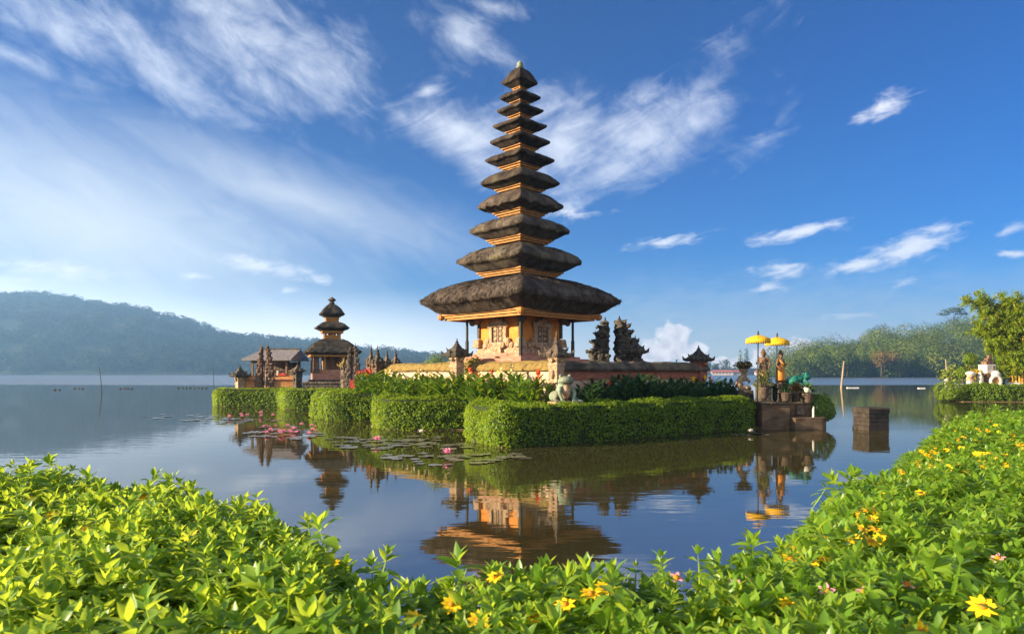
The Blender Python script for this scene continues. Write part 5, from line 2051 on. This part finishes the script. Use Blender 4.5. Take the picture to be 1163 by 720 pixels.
rock_on('islet_stone', 1075, 433, 3, 3, 'small pale stone at the foot of the slim pole on the islet tip', 'pale_stone')
rock_on('lizard_statue', 1090, 437.5, 7, 2.6, 'low pale green reptile statue stretched along the islet edge', 'frog_stone', 'statue',
        extra=lambda b, z, rx, rz_: b.tube([(rx * .6, 0, z), (rx * 1.3, -.1, z - .12), (rx * 2.2, -.1, z - .1), (rx * 3.0, 0, z)], [.16, .13, .10, .05], 8).ball((-rx * .9, 0, z + .14), (.22, .17, .14), 8, 6))
rock_on('mushroom_statue', 1102, 424, 5.5, 2.6, 'cream toadstool-shaped stone with a tan cap on the right islet', 'pale_stone', 'statue',
        extra=lambda b, z, rx, rz_: b.frustum(0, 0, 0, z, .36, .36, .28, .28))
rock_on('bird_statue', 1102, 430, 4.5, 4.0, 'squat tan stone figure below the toadstool on the right islet', 'frog_belly', 'statue',
        extra=lambda b, z, rx, rz_: b.ball((-.1, -.25, z + .2), (.16, .14, .14), 8, 6))
rock_on('seated_statue', 1113, 429.5, 3.6, 4.6, 'small white seated figure in the middle of the right islet', 'pale_stone', 'statue',
        extra=lambda b, z, rx, rz_: b.ball((0, 0, z + rz_ * 1.1), (.15, .14, .17), 8, 6))
t = thing('stone_shrine', (isl(1126, 430).x, ds + .5, .9), 'pale block shrine with a dark crest on the right islet', 'shrine', rz=.2)
zz = lambda py: ZY(py, ds + .5) - .9
MB().frustum(0, 0, -.1, zz(424), .9, .9, .8, .8).build('pedestal', M['statue'], t, bevel=.03)
MB().frustum(0, 0, zz(424), zz(414), .88, .8, .95, .85).build('block', M['pale_stone'], t, bevel=.06)
b = MB()
for k in range(3):
    b.frustum(.1 + .1 * k - .1, 0, zz(414) + .26 * k, zz(414) + .26 * (k + 1), .62 - .18 * k, .5 - .13 * k)
b.ball((-.22, 0, zz(411)), (.14, .14, .18), 8, 6)
b.build('crest', M['statue'], t, bevel=.02)
MB().box(.12, .26, -.46, -.405, zz(420), zz(415.5)).build('niche', M['dark_carving'], t)
t = MB()
n_ = 20
pts = [(math.cos(2 * PI * i / n_) * .40, 0, .42 + math.sin(2 * PI * i / n_) * .40) for i in range(n_ + 1)]
t.tube(pts, [.13] * (n_ + 1), 8)
t.frustum(0, 0, -.25, .16, .7, .4, .5, .3)
o = t.build('stone_ring', M['pale_stone'], smooth=True, loc=(isl(1127, 436).x, ds - .4, .9 + .25))
tag(o, 'white stone ring with an orange centre standing on the right islet hedge', 'statue')
MB().lathe([(.30, -.04), (.30, .04)], seg=16).build('centre_disc', M['orange_brick'], o).rotation_euler = (PI / 2, 0, 0)
o.children[0].location = (0, .02, .42)
rock_on('islet_boulder', 1131, 425, 5, 4.2, 'pale tan boulder above the white stone ring', 'pale_stone')
rock_on('islet_boulder', 1152, 437, 9, 3.0, 'long pale stone lying at the right end of the islet hedge', 'pale_stone')
V, I = crown_leaves([((0, 0, 1.35), (.42, .42, .3)), ((.15, 0, 1.05), (.3, .3, .4))], 420, .13)
t = thing('yellow_shrub', (isl(1114, 415).x, ds + .6, .9), 'bright yellow-leaved shrub among the islet statues', 'shrub')
link('foliage', np_mesh('foliage', V, [I]), M['yellow_leaf'], t)
MB().tube([(0, 0, -.1), (0, 0, 1.2)], [.05, .03], 6).build('stem', M['bark'], t)
for (px, py, r, lb) in [(1101, 408, 6.2, 'round lime-green topiary ball on a stem above the toadstool stone'), (1093.5, 424, 6, 'low lime-green shrub left of the toadstool stone')]:
    d = ds + 1.4
    rr = r * d / F
    z = ZY(py, d) - .9
    t = thing('lime_shrub', (PX(px, d), d, .9), lb, 'shrub')
    V, I = crown_leaves([((0, 0, z), (rr, rr, rr * 1.15))], 800, .13, shell=.8)
    link('foliage', np_mesh('foliage', V, [I]), M['lime_leaf'], t)
    MB().tube([(0, 0, -.1), (0, 0, z)], [.06, .04], 6).build('stem', M['bark'], t)
# understorey behind the statues
for (px, d, r, h, mk, lb) in [(1090, 60, 1.5, 2.2, 'light_leaf', 'pale green bush behind the lime shrubs at the left of the islet'), (1124, 61, 1.8, 3.2, 'dark_leaf', 'dark green bush behind the block shrine'),
                              (1140, 60, 1.6, 2.8, 'bush_leaf', 'olive bush between the block shrine and the bamboo'), (1112, 63, 1.7, 2.6, 'forest_leaf', 'mid-green bush behind the yellow shrub')]:
    t = thing('islet_bush', (PX(px, d), d, .7), lb, 'bush')
    V, I = crown_leaves([((0, 0, h * .5), (r, r, h * .5)), ((r * .5, 0, h * .7), (r * .6, r * .6, h * .35)), ((-r * .5, .2, h * .6), (r * .6, r * .6, h * .35))], 900, .22)
    link('foliage', np_mesh('foliage', V, [I]), M[mk], t)
    MB().tube([(0, 0, -.1), (0, 0, h * .6)], [.1, .04], 6).build('stem', M['bark'], t)


# golden bamboo
def bamboo(px, d, label, culms, seed, leanx, hmin, hmax, nl=190):
    r = random.Random(seed)
    t = thing('bamboo_clump', (PX(px, d), d, .8), label, 'bamboo')
    Vs, Is, off = [], [], 0
    for k in range(culms):
        h = r.uniform(hmin, hmax)
        ox, oy = r.uniform(-.8, .8), r.uniform(-.8, .8)
        a = r.uniform(0, 2 * PI)
        lx, ly = leanx * r.uniform(.3, 1.4) + math.cos(a) * 1.2, math.sin(a) * 1.4
        pts = []
        for i in range(9):
            q = i / 8
            pts.append(Vector((ox + lx * q ** 2.2, oy + ly * q ** 2.2, h * (q - .16 * q ** 4))))
        MB().tube(pts, [.075 * (1 - .9 * i / 8) + .006 for i in range(9)], 6).build('culm', M['bamboo'], t, smooth=True)
        n_ = 26
        for j in range(n_):
            q = .26 + .74 * (j + r.random()) / n_
            i = min(7, int(q * 8))
            p0 = pts[i].lerp(pts[i + 1], q * 8 - i)
            aa = r.uniform(0, 2 * PI)
            bl = r.uniform(.5, 1.5) * (1.15 - .5 * q)
            dr = Vector((math.cos(aa), math.sin(aa), r.uniform(.0, .6)))
            m_ = nl // 4
            tt = RNG.random(m_) ** .7
            pp = np.array([list(p0 + dr * bl * float(x) + Vector((0, 0, -.45 * bl * float(x) ** 2))) for x in tt]) + RNG.normal(size=(m_, 3)) * .13
            ax = unit(np.array([[dr.x, dr.y, -.7]]) + rand_unit(m_) * .7)
            V, I = leaf_quads(pp, ax, unit(rand_unit(m_) + [0, 0, 1.0]), .32 * (.7 + .6 * RNG.random(m_)), .085, .2)
            Vs.append(V)
            Is.append(I + off)
            off += len(V)
    link('foliage', np_mesh('foliage', np.concatenate(Vs), [np.concatenate(Is)]), M['bamboo_leaf'], t)


bamboo(1160, 59, 'tall golden bamboo clump arching over the statues of the right islet', 26, 5, -2.6, 4.5, 10.2)
bamboo(1196, 62, 'golden bamboo clump with upright culms at the right end of the islet', 20, 6, -1.0, 5.5, 9.4)

# ------------------------------------------------------------------ the near bank and its ground cover
FT = 1.65                                   # height of the leaf tops
edge_px = [(-420, 500), (-150, 511), (0, 524), (60, 531), (150, 541), (230, 551), (300, 570), (345, 592), (385, 622), (415, 638), (470, 632), (520, 629), (570, 621), (640, 629), (690, 630), (800, 632),
           (850, 614), (905, 593), (935, 562), (960, 537), (1030, 513), (1060, 491), (1088, 471), (1163, 464.5), (1300, 461), (1500, 462)]
bank = []
for (px, py) in edge_px:
    d = (CAM_H - FT) * F / (py - HZ)
    bank.append((PX(px, d), d))
bank += [(15.5, 9), (14, .2), (-9, .2), (-7, 3)]
BP = np.array(bank)


def cover_z(x, y, e):
    """Height of the leaf tops over the bank, rounded down at its edge."""
    p = np.column_stack([x, y, np.zeros_like(x)])
    z = FT - .04 + .04 * lumps(p, 21, 1.7) + .03 * lumps(p, 22, 4.5)
    t = np.clip(1 - e / .3, 0, None)
    z = z - .05 * t ** 2 * (e > 0) - np.where(e <= 0, .05 + np.minimum(-e, 1.2) * 1.6, 0)
    return z


nx, ny = 190, 110
gx, gy = np.meshgrid(np.linspace(-11, 17, nx), np.linspace(-1.5, 13.5, ny))
x, y = gx.ravel(), gy.ravel()
e = poly_dist(np.column_stack([x, y]), BP)
# behind the camera the bank goes on
e = np.where(y < .6, np.maximum(e, np.where((x > -9) & (x < 14), .8, e)), e)
z = np.maximum(cover_z(x, y, e) - .13, -1.0)
idx = np.arange(nx * ny).reshape(ny, nx)
q = np.stack([idx[:-1, :-1], idx[:-1, 1:], idx[1:, 1:], idx[1:, :-1]], axis=-1).reshape(-1, 4)
bk = link('bank_ground', np_mesh('bank_ground', np.column_stack([x, y, z]), [q]), M['soil'])
bk['kind'] = 'structure'
bk['label'] = 'near bank of dark earth under the ground cover'

# sprigs: whorls of pointed leaves
ROWS = [(0.0, .05), (.16, .30), (.40, .50), (.68, .36), (1.0, .015)]


def sprig_leaves(base, axis, normal, L, W, droop, fold):
    """Detailed leaves: 5 rows of 3 points each."""
    n = len(base)
    axis = unit(axis)
    side = unit(np.cross(axis, normal))
    nn = np.cross(side, axis)
    out = np.empty((n, 15, 3))
    for j, (t, w) in enumerate(ROWS):
        c_ = base + axis * (L * t)[:, None] - nn * (droop * L * t * t)[:, None]
        for i, u in enumerate((-1, 0, 1)):
            out[:, j * 3 + i] = c_ + side * (W * w * u)[:, None] + nn * (abs(u) * W * w * fold)[:, None]
    f = np.array([(j * 3 + i, j * 3 + i + 1, j * 3 + i + 4, j * 3 + i + 3) for j in range(4) for i in range(2)])
    I = (np.arange(n)[:, None, None] * 15 + f[None]).reshape(-1, 4)
    return out.reshape(-1, 3), I


def scatter(x0, x1, y0, y1, dens):
    k = int((x1 - x0) * (y1 - y0) * dens)
    p = np.column_stack([x0 + RNG.random(k) * (x1 - x0), y0 + RNG.random(k) * (y1 - y0)])
    e_ = poly_dist(p, BP)
    keep = e_ > -.30
    return p[keep], e_[keep]


def in_view(p):
    """Keep what the photo or a small step aside could see."""
    return (np.abs(p[:, 0]) < p[:, 1] * .85 + 1.6)


Vs, Is, off = [], [], 0
for (x0, x1, y0, y1, dens, sc) in [(-4.5, 4.5, .55, 2.6, 370, .76), (-6.5, 5.5, 2.6, 5.6, 280, .82), (4.5, 8.5, .8, 2.6, 80, 1.1), (-9, -6.5, 4, 6.5, 60, 1.2), (2.5, 14.5, 5.6, 13, 150, 1.0), (5.5, 12, 2.6, 5.6, 60, 1.2)]:
    p, e_ = scatter(x0, x1, y0, y1, dens)
    k = in_view(p)
    p, e_ = p[k], e_[k]
    n = len(p)
    if not n:
        continue
    z = cover_z(p[:, 0], p[:, 1], e_)
    # each sprig leans a little, mostly towards the light
    lean = RNG.normal(size=(n, 2)) * .26 + np.array([-.12, 0])
    stemdir = unit(np.column_stack([lean, np.ones(n)]))
    tall = np.where(RNG.random(n) < .07, .05 + .06 * RNG.random(n), 0) + RNG.normal(size=n) * .024
    size = sc * (.62 + .80 * RNG.random(n) ** 1.3)
    top = np.column_stack([p, z + tall - .01])
    ts = tall > .04
    nt_ = int(ts.sum())
    for q_ in range(2):
        V, I = leaf_quads(top[ts] - stemdir[ts] * .075, stemdir[ts], rand_unit(nt_), np.full(nt_, .17), np.full(nt_, .011), 0.0)
        Vs.append(V)
        Is.append(I + off)
        off += len(V)
    a0 = RNG.random(n) * 6.283
    for (dz, elv, cnt, L, drp) in [(0.0, 58, 4, .048, .10), (-.018, 32, 4, .066, .25), (-.045, 8, 4, .075, .35), (-.085, -8, 3, .075, .35)]:
        for c_ in range(cnt):
            a = a0 + 6.283 * c_ / cnt + dz * 40 + RNG.normal(size=n) * .18
            el_ = np.radians(elv + RNG.normal(size=n) * 13)
            d = np.column_stack([np.cos(a) * np.cos(el_), np.sin(a) * np.cos(el_), np.sin(el_)])
            d = unit(d + (stemdir - [0, 0, 1]) * .8)
            L_ = L * size * (.8 + .45 * RNG.random(n))
            nrm = np.column_stack([-np.cos(a) * np.sin(el_), -np.sin(a) * np.sin(el_), np.cos(el_)]) + RNG.normal(size=(n, 3)) * .18
            W_ = L_ * (.44 + .12 * RNG.random(n))
            V, I = sprig_leaves(top + stemdir * dz + d * .006, d, nrm, L_, W_, drp + RNG.normal(size=n) * .1, .32)
            Vs.append(V)
            Is.append(I + off)
            off += len(V)
gc_me = np_mesh('ground_cover', np.concatenate(Vs), [np.concatenate(Is)])
gc_me.polygons.foreach_set('use_smooth', np.ones(len(gc_me.polygons), dtype=bool))
gc = link('ground_cover', gc_me, M['ground_leaf'])
tag(gc, 'glossy yellow-green leafy ground cover filling the near bank', 'ground cover', kind='stuff')

# tall sprigs that break the outline
# ---- flowers among the leaves


def daisy(name, pm, n_p, L, W):
    pos, ax, nr = [], [], []
    for k in range(n_p):
        a = 2 * PI * k / n_p + random.uniform(-.1, .1)
        e_ = math.radians(random.uniform(5, 25))
        d = (math.cos(a) * math.cos(e_), math.sin(a) * math.cos(e_), math.sin(e_))
        pos.append((d[0] * .006, d[1] * .006, 0))
        ax.append(d)
        nr.append((-math.cos(a) * math.sin(e_), -math.sin(a) * math.sin(e_), math.cos(e_)))
    V, I = sprig_leaves(np.array(pos), np.array(ax), np.array(nr), np.full(n_p, L), np.full(n_p, W), np.full(n_p, .15), .15)
    t = thing(name, (0, 0, 0), 'x', 'flower')
    link('petals', np_mesh('petals', V, [I]), pm, t)
    MB().lathe([(.009, -.004), (.010, .004), (.006, .009), (.001, .010)], seg=10).build('flower_centre', M['yellow_centre'], t, smooth=True)
    MB().tube([(0, 0, 0), (.004, 0, -.05), (0, .004, -.12)], [.0022, .0022, .0022], 5).build('stalk', M['ground_leaf'], t)
    return t


fl_y, fl_p = daisy('yellow_flower', M['yellow_petal'], 9, .030, .017), daisy('pink_flower', M['pink_petal'], 6, .020, .013)
used_ = {}


def flower(src, px, py, label, group, sc=1.0, up=.018):
    # march the view ray to the leaf tops
    d = .95 * F * (CAM_H - FT) / max(4, py - HZ)
    pos = None
    for _ in range(400):
        p = P(px, py, d)
        e_ = poly_dist([(p.x, p.y)], BP)
        if p.z <= float(cover_z(np.array([p.x]), np.array([p.y]), e_)[0]) + up:
            pos = p
            break
        d += .02
    if pos is None:
        return
    t = src if src.name not in used_ else copy_tree(src)
    used_[src.name] = 1
    t.location = pos
    sc *= .82
    t.scale = (sc, sc, sc)
    t.rotation_euler = (random.uniform(.15, .75), random.uniform(-.4, .25), random.uniform(-.5, .5))
    t['label'] = label
    t['group'] = group


named = [(163, 564), (96, 603), (216, 608), (60, 585), (137, 540), (377, 639), (258, 641), (35, 568)]
for (px, py) in named:
    flower(fl_y, px, py, 'yellow flower in the ground cover left of the pagoda reflection', 'yellow flowers in the left ground cover')
for (px, py) in [(451, 644), (563, 655), (695, 634), (671, 674), (687, 668), (513, 686), (470, 703), (544, 705), (642, 687), (608, 700)]:
    flower(fl_y, px, py, 'yellow flower in the near ground cover below the pagoda reflection', 'yellow flowers in the middle ground cover')
for (px, py, lb) in [(995, 582, 'large open yellow daisy halfway up the right bank'), (898, 635, 'orange-yellow daisy seen from the side near the water edge'), (1116, 689, 'orange-yellow flower low in the right corner of the ground cover'), (1046, 717, 'yellow flower cut by the bottom edge of the photo')]:
    flower(fl_y, px, py, lb, None, 1.15)
for (px, py) in [(978, 601), (967, 610), (1098, 537), (1046, 560), (1024, 536), (1028, 595), (1013, 550), (1069, 525), (1013, 528)]:
    flower(fl_y, px, py, 'yellow flower in the middle of the sloping right bank', 'yellow flowers in the middle of the right bank', 1.1)
k = 0
while k < 60:
    px, py = random.uniform(1035, 1163), random.uniform(478, 532)
    if py < np.interp(px, [1030, 1090, 1163], [520, 480, 474]):
        continue
    k += 1
    flower(fl_y, px, py, 'small yellow flower in the dense drift at the far right of the bank', 'yellow flowers in the far right drift', random.uniform(.75, 1.15), up=.025)
for k in range(16):
    px = random.uniform(895, 1080)
    py = np.interp(px, [895, 935, 1080], [640, 585, 530]) + random.uniform(0, 60)
    flower(fl_y, px, py, 'small yellow flower near the water edge of the right bank', 'yellow flowers near the right water edge', random.uniform(.7, 1.0), up=.012)
for (px, py) in [(768, 656), (939, 671), (982, 672), (1133, 634), (836, 665), (766, 650), (1030, 664)]:
    flower(fl_p, px, py, 'small pink flower in the right-hand ground cover', 'pink flowers in the ground cover', 1.1)
